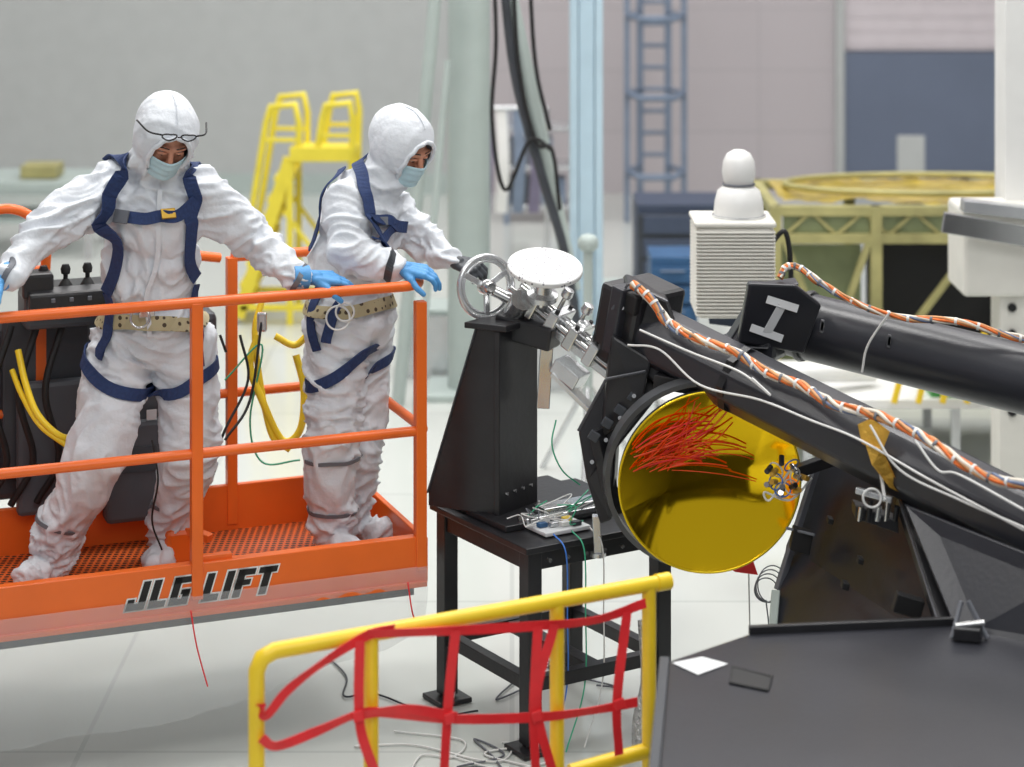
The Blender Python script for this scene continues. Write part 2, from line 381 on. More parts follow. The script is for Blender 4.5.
# white dome instrument on a side arm
g=group('air_sampler',(X(732,9.6),9.6,0))
yd=9.6;xd=X(732,yd)
zb=P(0,312,yd).z;zt2=P(0,222,yd).z
box('housing_core',(xd,yd,(zb+zt2)/2),(0.335,0.30,zt2-zb),CREAM,g,0,0.02)
for i in range(24):
    box('fin_%d'%i,(xd,yd-.005,zb+.02+i*(zt2-zb-.04)/23),(0.35,0.32,0.008),CREAM,g,0,0.003)
prism('top_cover',[(xd-.18,yd-.16,zt2),(xd+.18,yd-.16,zt2),(xd+.18,yd+.16,zt2),(xd-.18,yd+.16,zt2)],(0,0,.025),CREAM,g,0.01)
dz=zt2
lathe('dome_head',[(0.0,0),(.105,0),(.112,.02),(.108,.07),(.095,.12),(.07,.14),(.062,.15),(.068,.165),(.075,.20),(.07,.25),(.052,.285),(.025,.3),(0,.303)],(xd+.03,yd,dz+.02),(0,0,1),WHITE,g)
lathe('collar',[(.0,0),(.12,0),(.12,.02),(0,.02)],(xd+.03,yd,dz+.015),(0,0,1),ALU,g)
ring('dome_seam',(xd+.03,yd,dz+.17),(0,0,1),0.07,0.004,GREYB,g)
bar('side_arm',(xd-.1,yd,zb-.02),(2.9,yd-.1,zb-.25),.08,.05,SLATE,g)
box('arm_post',(2.9,yd-.1,(zb-.22)/2),(.1,.1,zb-.22),SLATE,g);box('post_foot',(2.9,yd-.1,.02),(.5,.5,.04),SLATE,g)
tube('power_cord',[(xd+.17,yd,zt2-.1),(xd+.24,yd,zt2-.05),(xd+.26,yd,zt2-.3),(xd+.2,yd,zb-.2)],.012,RUB,g,8,True)
# right white column group
g=group('crane_column',(X(1015,11),11,0))
xc=X(1020,11)
box('column',(xc+.02,11.1,4.4),(0.2,0.24,8.8),WHITE,g)
za,zb_=P(0,285,11).z,P(0,200,11).z
box('carriage',(xc-.1,10.9,(za+zb_)/2),(0.5,0.4,zb_-za),CREAM,g,0,.02)
bar('steel_lip',P(943,222,10.6),P(1050,240,10.6),0.04,0.1,STEEL,g)
bar('steel_arm',P(962,205,10.7),P(1050,215,10.7),0.1,0.06,ALU,g)
box('lower_column',(xc-.05,10.85,za/2),(0.22,0.2,za),CREAM,g)
for i in range(5): lathe('bolt_hole_%d'%i,[(0,-.005),(.022,-.005),(.022,.005),(0,.005)],(xc-.1,10.74,za-.06-i*.13),(0,-1,0),RUB,g,14)
# floor level clutter
g=group('storage_carts',(1.0,12,0))
for i,(u,v,w,hh,m) in enumerate([(560,385,.3,.3,ALU),(600,395,.25,.2,WHITE),(430,372,.35,.4,ALU),(625,340,.3,.35,COLG)]):
    y=H*F/(v+150)
    box('case_%d'%i,(X(u,y),y,hh/2),(w,.35,hh),m,g);box('lid_%d'%i,(X(u,y),y,hh+.02),(w+.03,.38,.03),COLG,g)
g=group('pale_equipment_platform',(2.0,12.2,0))
box('deck',(2.0,12.1,.35),(2.4,.9,.05),WHITE,g)
for x in (.85,1.6,2.4,3.15):
    for y in (11.7,12.5): box('leg',(x,y,.16),(.05,.05,.33),ALU,g)
box('green_pump',(2.38,11.8,.52),(.22,.2,.3),M('green_paint',C(70,150,80),.5),g)
for k in range(4): bar('yellow_strut_%d'%k,(2.05+k*.13,11.6,.37),(2.15+k*.13,11.6,.75),.03,.03,YEL,g)
tube('white_duct',[(1.2,11.9,.45),(1.6,11.8,.48),(2.0,11.95,.45)],.05,WHITE,g,14,True)
# ================================================================= LIFT
d=V((.931,.364,0)).normalized();n=V((-.364,.931,0)).normalized();Z=V((0,0,1))
FR=V((-.331,8.23,0));ZT=1.683;ZF=.58;ZM=1.13
def B(t,s,z): return FR-d*t+n*s+Z*z     # t metres left of the right front corner, s metres behind the front
lift=group('aerial_lift_basket',B(1.2,.4,ZF))
LEN=2.5;DEP=.82
obox('deck',B(LEN/2,DEP/2,ZF-.015),d*LEN/2,n*DEP/2,Z*.012,MESHM,lift,0)
obox('under_frame',B(LEN/2,DEP/2,ZF-.06),d*LEN/2*.97,n*DEP/2*.96,Z*.02,DARK,lift)
def plate(nm,a,b,z0,z1,th=.012,m=ORANGE):
    return obox(nm,(a+b)/2+Z*((z0+z1)/2),(b-a)/2,((b-a).normalized().cross(Z))*th,Z*(z1-z0)/2,m,lift,.004)
plate('toe_board_front',B(0,0,0),B(LEN,0,0),.55,.72)
plate('toe_board_side',B(0,0,0),B(0,DEP,0),.55,.72)
plate('toe_board_back',B(0,DEP,0),B(LEN,DEP,0),.55,.76)
obox('toe_lip_front',B(LEN/2,.01,.722),d*LEN/2,n*.022,Z*.008,ORANGE,lift,.003)
obox('lower_lip_front',B(LEN/2,-.005,.552),d*LEN/2,n*.022,Z*.01,ORANGE,lift,.003)
r=.02
def corner_path(z,rad=.09):
    a=[B(LEN,0,z)];c0=B(rad,rad,z)
    for k in range(7):
        th=math.pi/2*k/6;a.append(c0+d*rad*math.sin(th)-n*rad*math.cos(th))
    a.append(B(0,DEP-.09,z));a.append(B(.04,DEP-.02,z));a.append(B(.09,DEP,z));return a
tube('top_rail',corner_path(ZT)+[B(.55,DEP,ZT)],r,ORANGE,lift,14)
tube('mid_rail',corner_path(ZM,.03)+[B(.6,DEP,ZM)],r*.95,ORANGE,lift,14)
tube('back_top_rail',[B(1.32,DEP,ZT),B(LEN,DEP,ZT)],r,ORANGE,lift,14)
tube('back_mid_rail',[B(.8,DEP,ZM),B(LEN,DEP,ZM)],r*.9,ORANGE,lift,14)
for i,(t,s,z) in enumerate([(.02,.0,ZT-.06),(.885,0,ZT),(2.1,0,ZT),(.0,DEP-.03,ZT-.05),(.55,DEP,ZT),(.77,DEP,ZT+.02),(1.32,DEP,ZT),(1.55,DEP,ZT+.2),(2.2,DEP,ZT)]):
    bar('post_%d'%i,B(t,s,.6),B(t,s,z),.042,.042,ORANGE,lift,n)
tube('gate_top',[B(.77,DEP,ZT),B(.77,DEP-.02,ZT+.03),B(.70,DEP-.02,ZT+.02),B(.60,DEP,ZT)],r,ORANGE,lift,12)
bar('gusset_front',B(.885,.02,.72),B(.75,.02,.72),.03,.06,ORANGE,lift)
tube('console_hoop',[B(1.30,DEP,ZT),B(1.30,DEP,ZT+.1),B(1.34,DEP,ZT+.2),B(1.44,DEP,ZT+.25),B(1.55,DEP,ZT+.22),B(1.6,DEP-.1,ZT+.1),B(1.6,DEP-.15,ZT-.1)],r,ORANGE,lift,12,True)
# block-letter decal on the toe board
GLY={'J':(.6,[(.36,0,.6,1),(0,0,.6,.24),(0,0,.22,.40)]),'L':(.55,[(0,0,.25,1),(0,0,.55,.24)]),
 'G':(.62,[(0,0,.25,1),(0,.78,.62,1),(0,0,.62,.22),(.39,0,.62,.52),(.32,.38,.62,.54)]),'I':(.25,[(0,0,.25,1)]),
 'F':(.58,[(0,0,.25,1),(0,.78,.58,1),(0,.42,.50,.62)]),'T':(.62,[(.19,0,.44,1),(0,.78,.62,1)]),' ':(.22,[])}
def decal(nm,body,hh,sx,grow,mat,pos):
    tw=sum(GLY[c][0] for c in body)+.12*(len(body)-1);x=-tw/2;vs=[];fs=[]
    for c in body:
        w,rs=GLY[c]
        for a0,b0,a1,b1 in rs:
            i0=len(vs)
            for (px,py) in ((a0-grow,b0-grow),(a1+grow,b0-grow),(a1+grow,b1+grow),(a0-grow,b1+grow)):
                vs.append(pos+d*((x+px+.28*(py-.5))*hh*sx)+Z*((py-.5)*hh))
            fs.append((i0,i0+1,i0+2,i0+3))
        x+=w+.12
    mk(nm,vs,fs,mat,lift)
decal('decal_outline','JLG LIFT',.100,1.12,.055,WHITE,B(.865,-.0132,.640))
decal('decal_letters','JLG LIFT',.100,1.12,.0,RUB,B(.865,-.0150,.640))
# console + machinery on basket back
obox('console_box',B(1.22,DEP-.1,1.56),d*.19,n*.1,Z*.07,DARK,lift,.02)
obox('console_face',B(1.22,DEP-.21,1.6),d*.18,n*.03+Z*.01,Z*.045,BLACK,lift,.01)
obox('console_top',B(1.22,DEP-.1,1.635),d*.18,n*.1,Z*.008,BLACK,lift,.004)
obox('console_pod',B(1.36,DEP-.15,1.66),d*.06,n*.06,Z*.05,BLACK,lift,.015)
for k in range(3):
    b0=B(1.16+k*.085,DEP-.14,1.64);cyl('joystick_%d'%k,b0,b0+Z*.06,.009,RUB,lift,10);lathe('knob_%d'%k,[(0,0),(.017,.006),(.020,.025),(.013,.042),(0,.044)],b0+Z*.045,(0,0,1),RUB,lift,14)
    lathe('boot_%d'%k,[(.03,0),(.022,.015),(.012,.03),(0,.032)],b0,(0,0,1),RUB,lift,14)
for k in range(4): obox('console_switch_%d'%k,B(1.1+k*.07,DEP-.245,1.61),d*.008,n*.004,Z*.008,GREYB,lift,.002)
obox('console_bracket',B(1.3,DEP+.02,1.2),d*.17,n*.04,Z*.32,DARK,lift,.01)
obox('rotator_housing',B(1.1,DEP+.14,1.12),d*.5,n*.12,Z*.34,DARK,lift,.03)
GC=M('grey_cover',C(84,88,94),.5)
obox('rotator_cover',B(1.12,DEP-.05,1.0),d*.3,n*.03,Z*.26,GC,lift,.02)
obox('control_box_low',B(.92,DEP-.06,.88),d*.16,n*.05,Z*.2,GC,lift,.02)
obox('decal_plate',B(.98,DEP-.115,.93),d*.1,n*.002,Z*.05,DARK,lift,.001)
obox('manual_box',B(.98,DEP-.1,1.24),d*.06,n*.04,Z*.08,LABEL,lift,.01)
for k in range(4): obox('sticker_%d'%k,B(1.02-.06*k,DEP-.105,1.10+.05*(k%2)),d*.02,n*.002,Z*.02,LABEL,lift,0)
obox('black_jib_block',B(.14,DEP-.07,.88),d*.045,n*.05,Z*.14,BLACK,lift,.01)
obox('seat_box',B(.85,.45,.66),d*.06,n*.05,Z*.07,ORANGE,lift,.02)
bar('seat_arm',B(.9,.5,.74),B(.75,.35,.70),.04,.03,ORANGE,lift)
for k in range(4):
    t=1.25+k*.1
    tube('hydraulic_hose_%d'%k,[B(t,DEP-.12,1.5),B(t+.08,DEP-.18,1.25),B(t+.02,DEP-.14,.98),B(t+.1,DEP-.1,.8)],.014,RUB,lift,8,True)
bar('jib_arm',B(1.35,DEP+.25,1.0),B(3.3,DEP+1.2,.9),.2,.24,ORANGE,lift)
obox('carriage_body',B(3.9,DEP+1.4,.55),d*.8,n*.5,Z*.3,ORANGE,lift,.05)
for a in(-.6,.6):
    for b in (-.5,.5): lathe('tyre',[(0,-.1),(.22,-.1),(.25,-.05),(.25,.05),(.22,.1),(0,.1)],B(3.9+a,DEP+1.4+b,.25),n,RUB,lift,24)
bar('tower_link',B(1.6,DEP+.3,.95),B(1.9,DEP+.35,.0),.16,.16,DARK,lift)
obox('outrigger_foot',B(1.9,DEP+.35,.03),d*.2,n*.15,Z*.03,DARK,lift)
for pts,rr in [([P(18,350,8.3),P(26,385,8.25),P(38,415,8.2),P(60,436,8.2),P(80,438,8.25)],.013),([P(12,370,8.3),P(22,395,8.25),P(40,425,8.2),P(66,445,8.2)],.011),
            ([P(258,335,8.75),P(250,365,8.72),P(262,400,8.7),P(282,440,8.7),P(300,430,8.7),P(304,390,8.72),P(296,355,8.75)],.015),([P(262,300,8.8),P(255,340,8.75),P(270,430,8.7),P(290,450,8.7)],.013),([P(275,336,8.7),P(295,345,8.7),P(312,330,8.7)],.014)]:
    tube('yellow_hose',pts,rr,YEL,lift,10,True)
for k,pts in enumerate([[P(240,335,8.6),P(248,380,8.55),P(225,430,8.45),P(205,480,8.4)],[P(262,318,8.7),P(250,400,8.6),P(225,440,8.5)],[P(220,335,8.5),P(226,352,8.5)]]):
    tube('lanyard_%d'%k,pts,.006,RUB,lift,6,True)
tube('green_cord',[P(225,380,8.7),P(262,345,8.7),P(250,420,8.7),P(262,462,8.7),P(300,460,8.7)],.004,WIREG,lift,6,True)
obox('lanyard_hook',P(262,322,8.7),(.02,0,0),(0,.01,0),(0,0,.04),STEEL,lift,.008)
# clear plastic film wrapped round the basket bottom and hanging toward the floor
vs=[];fs=[]
NX=130;NRW=14
for i in range(NX+1):
    t=LEN*i/NX
    zbm=.36-.20*min(1,t/.9)-.03*max(0,t-.9)+.02*noise.noise(V((t*3,9,1)))
    for k in range(NRW):
        f=k/(NRW-1);z=.62+(zbm-.62)*f
        w=noise.noise(V((t*5,f*1.4,2)))*.035*f+noise.noise(V((t*15,f*.8,5)))*.014*f
        vs.append(B(t,-.020-.012*min(1,f*8)+w+.05*f*f,z))
for i in range(NX):
    for k in range(NRW-1): fs.append((i*NRW+k,i*NRW+k+1,(i+1)*NRW+k+1,(i+1)*NRW+k))
mk('plastic_wrap',vs,fs,FILM,lift,True)
for t in (.07,.9): tube('red_strand_%d'%int(t*10),[B(t+.02,-.06,.58),B(t,-.07,.45),B(t-.04,-.07,.3+.1*(t<.1))],.003,RED,lift,6,True)
# ================================================================= PEOPLE
def frame(fwd,up=(0,0,1),roll=0):
    f=V(fwd).normalized();u=V(up);x=f.cross(u).normalized();z=x.cross(f)
    R=Matrix((x,f,z)).transposed()
    return R@Matrix.Rotation(roll,3,'Y')
def mk_ell(nm,c,rad,R,mat,parent):
    v,f=ell_geo(c,rad,R,14,10);return mk(nm,v,f,mat,parent,True)
def head(prefix,c,R,parent,glasses=False):
    L=lambda x,y,z:V(c)+R@V((x,y,z))
    geos=[ell_geo(L(0,-.005,.01),(.078,.092,.115),R),cap_geo(L(0,.035,-.06),.05,L(0,.05,-.095),.03),
          ell_geo(L(-.035,.062,-.025),(.028,.022,.028),R),ell_geo(L(.035,.062,-.025),(.028,.022,.028),R),
          cap_geo(L(-.045,.078,.032),.012,L(-.012,.086,.028),.012),cap_geo(L(.045,.078,.032),.012,L(.012,.086,.028),.012),
          cap_geo(L(0,.088,.02),.009,L(0,.108,-.022),.013),ell_geo(L(0,.1,-.028),(.02,.014,.011),R),
          cap_geo(L(-.02,.09,-.06),.008,L(.02,.09,-.06),.008),
          ell_geo(L(-.08,-.01,-.01),(.012,.02,.032),R),ell_geo(L(.08,-.01,-.01),(.012,.02,.032),R)]
    union(prefix+'_face',geos,.0045,SKIN,parent,3)
    for s in(-1,1):
        mk_ell(prefix+'_eye',L(s*.032,.078,.008),(.013,.011,.009),R,EYE,parent)
        mk_ell(prefix+'_iris',L(s*.032,.087,.005),(.006,.004,.006),R,IRIS,parent)
        tube(prefix+'_eyebrow',[L(s*.014,.095,.036),L(s*.032,.094,.041),L(s*.052,.082,.036)],.0024,IRIS,parent,6,True)
        tube(prefix+'_eyelid',[L(s*.018,.088,.012),L(s*.032,.092,.014),L(s*.047,.082,.010)],.005,SKIN,parent,6,True)
    vs=[];fs=[];nx,nz=16,14
    for j in range(nz+1):
        tz=j/nz;z=-.012-.1*tz
        for i in range(nx+1):
            a=-1.15+2.3*i/nx
            rx=.088-.018*tz;ry=.112-.012*tz
            y=ry*math.cos(a)*(1.02 if j else .98)+.012*math.exp(-(a/.35)**2)*(1-abs(tz-.25))+(.004 if j%4<2 else 0)
            vs.append(L(rx*math.sin(a),y-.002,z))
    for j in range(nz):
        for i in range(nx): fs.append((j*(nx+1)+i,j*(nx+1)+i+1,(j+1)*(nx+1)+i+1,(j+1)*(nx+1)+i))
    o=mk(prefix+'_mask',vs,fs,MASK,parent,True);md=o.modifiers.new('s','SOLIDIFY');md.thickness=.002
    for s in(-1,1):
        tube(prefix+'_ear_loop',[L(s*.082,.042,-.02),L(s*.088,.02,.0),L(s*.09,0,.005)],.002,WHITE,parent,6,True)
    if glasses:
        for s in(-1,1):
            q=[L(s*(.036+.028*math.cos(a)),.118-.008*abs(math.cos(a)),.116+.015*math.sin(a)) for a in [k*math.pi/8 for k in range(16)]]
            tube('spectacle_rim',q,.0028,RUB,parent,8,closed=True)
            mk('spectacle_lens',q,[tuple(range(16))],LENS,parent)
            tube('spectacle_arm',[L(s*.064,.112,.122),L(s*.108,.08,.108),L(s*.132,.0,.088)],.0035,RUB,parent,6,True)
        tube('spectacle_bridge',[L(-.008,.12,.12),L(0,.124,.124),L(.008,.12,.12)],.0028,RUB,parent,6,True)
HR=(.122,.132,.15);HO=(0,-.02,.012)
def hood_geos(c,R):
    L=lambda x,y,z:V(c)+R@V((x,y,z))
    return [ell_geo(L(*HO),HR,R),ell_geo(L(0,-.06,.03),(.112,.11,.125),R),cap_geo(L(0,-.03,-.07),.1,L(0,-.04,-.14),.095),cap_geo(L(-.05,-.0,-.1),.065,L(.05,-.0,-.1),.065)]
def cut_face(o,c,R,parent,prefix):
    Ri=R.transposed();bm=bmesh.new();bm.from_mesh(o.data);kill=[]
    ox,oz,cz=.074,.1,-.014
    for v in bm.verts:
        q=Ri@(v.co-V(c))
        if q.y>.02 and (q.x/ox)**2+((q.z-cz)/oz)**2<1: kill.append(v)
    bmesh.ops.delete(bm,geom=kill,context='VERTS');bm.to_mesh(o.data);bm.free()
    pts=[]
    for k in range(48):
        a=2*math.pi*k/48;x=ox*1.03*math.cos(a);z=cz+oz*1.03*math.sin(a)
        s=1-(x/HR[0])**2-((z-HO[2])/HR[2])**2
        y=HO[1]+HR[1]*math.sqrt(max(s,.12));y+=.003*math.sin(a*11)
        pts.append(V(c)+R@V((x,y,z)))
    tube(prefix+'_hood_edge',pts,.009,SUIT,parent,10,closed=True)
    L=lambda x,y,z:V(c)+R@V((x,y,z));sp=[]
    for k in range(12):
        a=math.radians(52+k*9);sp.append(L(0,HO[1]+(HR[1]+.003)*math.cos(a),HO[2]+(HR[2]+.003)*math.sin(a)))
    tube(prefix+'_hood_seam',sp,.003,SUIT,parent,6,True)
def hand(nm,wrist,R,curls,mat,parent,side=1,spread=.0,sc=1.1,thumb=.6):
    """R columns: x across palm, y to fingertips, z back of hand"""
    W=V(wrist);L=lambda p:W+R@(V(p)*sc)
    g=[cap_geo(L((0,-.03,0)),.027*sc,L((0,.015,0)),.026*sc)]
    xs=[.031,.011,-.010,-.029];ls=[.070,.079,.073,.057];rs=[.0098,.0102,.0096,.0086];ky=[.088,.092,.087,.078]
    for x,l,r_,y0,cu in zip(xs,ls,rs,ky,curls):
        x*=side
        g.append(cap_geo(L((x*.6,.01,0)),.017*sc,L((x,y0,0)),.0125*sc))
        p=V((x,y0,0));a=0;sp=x*spread*8
        for k,fr in enumerate((.45,.31,.24)):
            a+=cu[k];q=p+V((sp*l*fr,math.cos(a)*l*fr,-math.sin(a)*l*fr))
            rr=r_*(1-.08*k)*sc;g.append(cap_geo(L(p),rr,L(q),rr*.93));p=q
    p0=V((.022*side,.02,-.006));p1=V((.048*side,.048,-.016));p2=p1+V((.018*side,.026,-.014*thumb*2));p3=p2+V((.002*side,.024,-.014*thumb*2))
    g+=[cap_geo(L(p0),.018*sc,L(p1),.014*sc),cap_geo(L(p1),.0125*sc,L(p2),.0108*sc),cap_geo(L(p2),.0106*sc,L(p3),.0095*sc)]
    g.append(ell_geo(L((0,.05,-.002)),(.038*sc,.045*sc,.015*sc),R))
    return union(nm,g,.0034,mat,parent,2)
def bvh_of(o):
    return BVHTree.FromPolygons([v.co.copy() for v in o.data.vertices],[tuple(p.vertices) for p in o.data.polygons])
def strap(nm,pts,bvh,w,mat,parent,off=.009,th=.003,closed=False,n_=8,sm=True):
    pp=catmull(pts,n_) if sm else [V(p) for p in pts]
    loc=[];nr=[]
    for p in pp:
        l,nn,_,_=bvh.find_nearest(p);loc.append(l+nn*off);nr.append(nn)
    N=len(loc)
    for _ in range(6):
        l2=list(loc)
        for i in range(N):
            if closed or 0<i<N-1: l2[i]=(loc[i-1]+loc[i]*2+loc[(i+1)%N])/4
        loc=l2
    n2=[]
    for i in range(N):
        s=V((0,0,0))
        for k in range(-4,5):
            j=(i+k)%N if closed else min(max(i+k,0),N-1);s+=nr[j]
        n2.append(s.normalized())
    vs=[];fs=[]
    for i in range(N):
        t=((loc[(i+1)%N] if closed else loc[min(i+1,N-1)])-(loc[i-1] if closed else loc[max(i-1,0)])).normalized()
        wd=t.cross(n2[i]).normalized();nn=wd.cross(t)
        p=loc[i];vs+=[p-wd*w/2-nn*th,p+wd*w/2-nn*th,p+wd*w/2+nn*th,p-wd*w/2+nn*th]
    for i in range(N if closed else N-1):
        j=(i+1)%N
        for k in range(4): fs.append((4*i+k,4*i+(k+1)%4,4*j+(k+1)%4,4*j+k))
    return mk(nm,vs,fs,mat,parent,False)
def loop(nm,c,axis,R,bvh,w,mat,parent,off=.009,th=.003,seg=36,xs=1.0):
    q=V(axis).to_track_quat('Z','Y');pts=[V(c)+q@V((R*math.cos(2*math.pi*k/seg)*xs,R*math.sin(2*math.pi*k/seg),0)) for k in range(seg)]
    return strap(nm,pts,bvh,w,mat,parent,off,th,True,1,False)
def buckle(nm,p,bvh,parent,s=.03,m=STEEL):
    l,nn,_,_=bvh.find_nearest(V(p));q=nn.to_track_quat('Z','Y')
    return obox(nm,l+nn*.016,q@V((s,0,0)),q@V((0,s*.7,0)),nn*.005,m,parent,.003)
def Rz(a): return Matrix.Rotation(a,3,'Z')
def technician_a():
    g=group('cleanroom_technician',(-1.45,8.25,ZF))
    hc=P(166,139,7.98);HRm=frame((.30,-.76,-.60),(0.05,0,1),-.06)
    sR=P(112,186,8.13);sL=P(199,189,8.15)
    eR=P(50,226,7.93);wR=P(6,276,7.70)
    eL=P(250,238,8.24);wL=P(300,277,8.10)
    hipR=P(124,345,8.26);hipL=P(182,345,8.3)
    kR=P(98,452,8.12);aR=V((X(56,8.2),8.2,.72));kL=P(192,452,8.24);aL=V((X(170,8.38),8.38,.72))
    geos=hood_geos(hc,HRm)+[
      ell_geo(P(155,212,8.14),(.19,.14,.19),Rz(.05)),ell_geo(P(151,262,8.2),(.188,.145,.2),Rz(.05)),ell_geo(P(152,325,8.27),(.19,.155,.17),Rz(.05)),
      cap_geo(sR,.08,sL,.08),cap_geo(P(160,172,8.1),.095,P(160,195,8.14),.12),
      cap_geo(P(150,172,8.11),.065,sR,.074),cap_geo(P(168,172,8.11),.065,sL,.074),
      cap_geo(sR,.092,eR,.08),cap_geo(eR,.079,wR,.05),cap_geo(sL,.092,eL,.08),cap_geo(eL,.079,wL,.05),
      cap_geo(P(120,205,8.14),.08,P(84,217,8.05),.065),cap_geo(P(190,210,8.18),.08,P(222,222,8.2),.065),
      cap_geo(hipR,.13,kR,.108),cap_geo(kR,.106,aR,.09),cap_geo(hipL,.13,kL,.102),cap_geo(kL,.102,aL,.085),
      cap_geo(aR,.075,aR+V((.0,0,-.07)),.07),cap_geo(aL,.07,aL+V((0,0,-.07)),.068)]
    for a,dr in((aR,V((-.07,-.15,0))),(aL,V((-.03,-.17,0)))):
        h_=V((a.x,a.y+.03,ZF+.052));geos+=[cap_geo(h_,.05,h_+dr*1.15,.045),ell_geo(h_+dr*.9+V((0,0,-.005)),(.055,.075,.045),Rz(-.3))]
    body=union('coverall_body',geos,.008,SUIT,g,7,.5)
    wrinkle(body,.025,[(eR,.13),(eL,.13),(wR,.08),(wL,.08),(kR,.13),(kL,.13),(aR,.14),(aL,.14),(hipR,.1),(hipL,.1),(P(152,300,8.1),.14)],hc.z-.06)
    bv=bvh_of(body)
    cut_face(body,hc,HRm,g,'head')
    head('head',hc,HRm,g,True)
    y=7.95
    strap('harness_shoulder_right',[P(112,138,8.3),P(118,150,8.1),P(119,180,y),P(112,215,y),P(106,255,y),P(101,300,8.1)],bv,.058,NAVY,g,.012)
    strap('harness_shoulder_left',[P(192,148,8.28),P(192,165,8.08),P(193,195,y),P(199,215,y),P(209,250,y),P(214,285,8.1)],bv,.05,NAVY,g,.014)
    strap('harness_chest',[P(116,214,y),P(150,217,y),P(175,218,y),P(196,208,y)],bv,.045,NAVY,g,.018)
    buckle('chest_buckle',P(172,216,y),bv,g,.028,BUCK);buckle('adjuster_a',P(115,215,y),bv,g,.036,GREYB)
    loop('tool_belt',P(153,314,8.26),(.04,0,1),.24,bv,.055,BELTD,g,.014)
    buckle('belt_buckle',P(148,317,8.05),bv,g,.03)
    loop('thigh_strap_right',P(114,372,8.22),(.55,-.1,1),.16,bv,.048,NAVY,g,.012)
    loop('thigh_strap_left',P(187,378,8.27),(-.35,-.1,1),.16,bv,.045,NAVY,g,.012)
    strap('drop_strap_right',[P(100,300,8.1),P(94,330,8.08),P(92,358,8.08)],bv,.045,NAVY,g,.012)
    strap('drop_strap_left',[P(212,290,8.15),P(214,330,8.12),P(210,368,8.12)],bv,.04,NAVY,g,.012)
    for c_,ax in((aR+V((0,0,.08)),(.3,0,1)),(aL+V((0,0,.1)),(.1,0,1))): loop('ankle_tie',c_,ax,.11,bv,.014,GREYB,g,.006)
    for c_ in (wR,wL): loop('sleeve_tie',c_,(1,0,-.6),.06,bv,.02,GREYB,g,.005)
    ring('d_ring',P(140,318,8.03),(0,-1,.2),.035,.005,STEEL,g)
    strap('zip_placket',[P(160,190,7.98),P(158,240,8.0),P(155,300,8.0),P(154,345,8.02)],bv,.018,SUIT,g,.004)
    dl=(d*.95-Z*.10).normalized();R=frame(dl,(0,-.35,1))
    hand('glove_left',wL+dl*.045,R,[(.25,.4,.35),(.22,.4,.35),(.28,.4,.35),(.35,.45,.4)],GLOVE,g,1,.12)
    cyl('cuff_left',wL-dl*.03,wL+dl*.03,.045,GLOVE,g)
    dr=(V((-.5,-.75,-.25))).normalized();R=frame(dr,(0,0,1))
    hand('glove_right',wR+dr*.04,R,[(.4,.6,.5)]*4,GLOVE,g,-1,.05)
    cyl('cuff_right',wR-dr*.03,wR+dr*.03,.044,GLOVE,g)
    tube('headset_wire',[P(152,440,8.05),P(158,480,8.05),P(152,520,8.1),P(162,550,8.1)],.004,RUB,g,6,True)
technician_a()
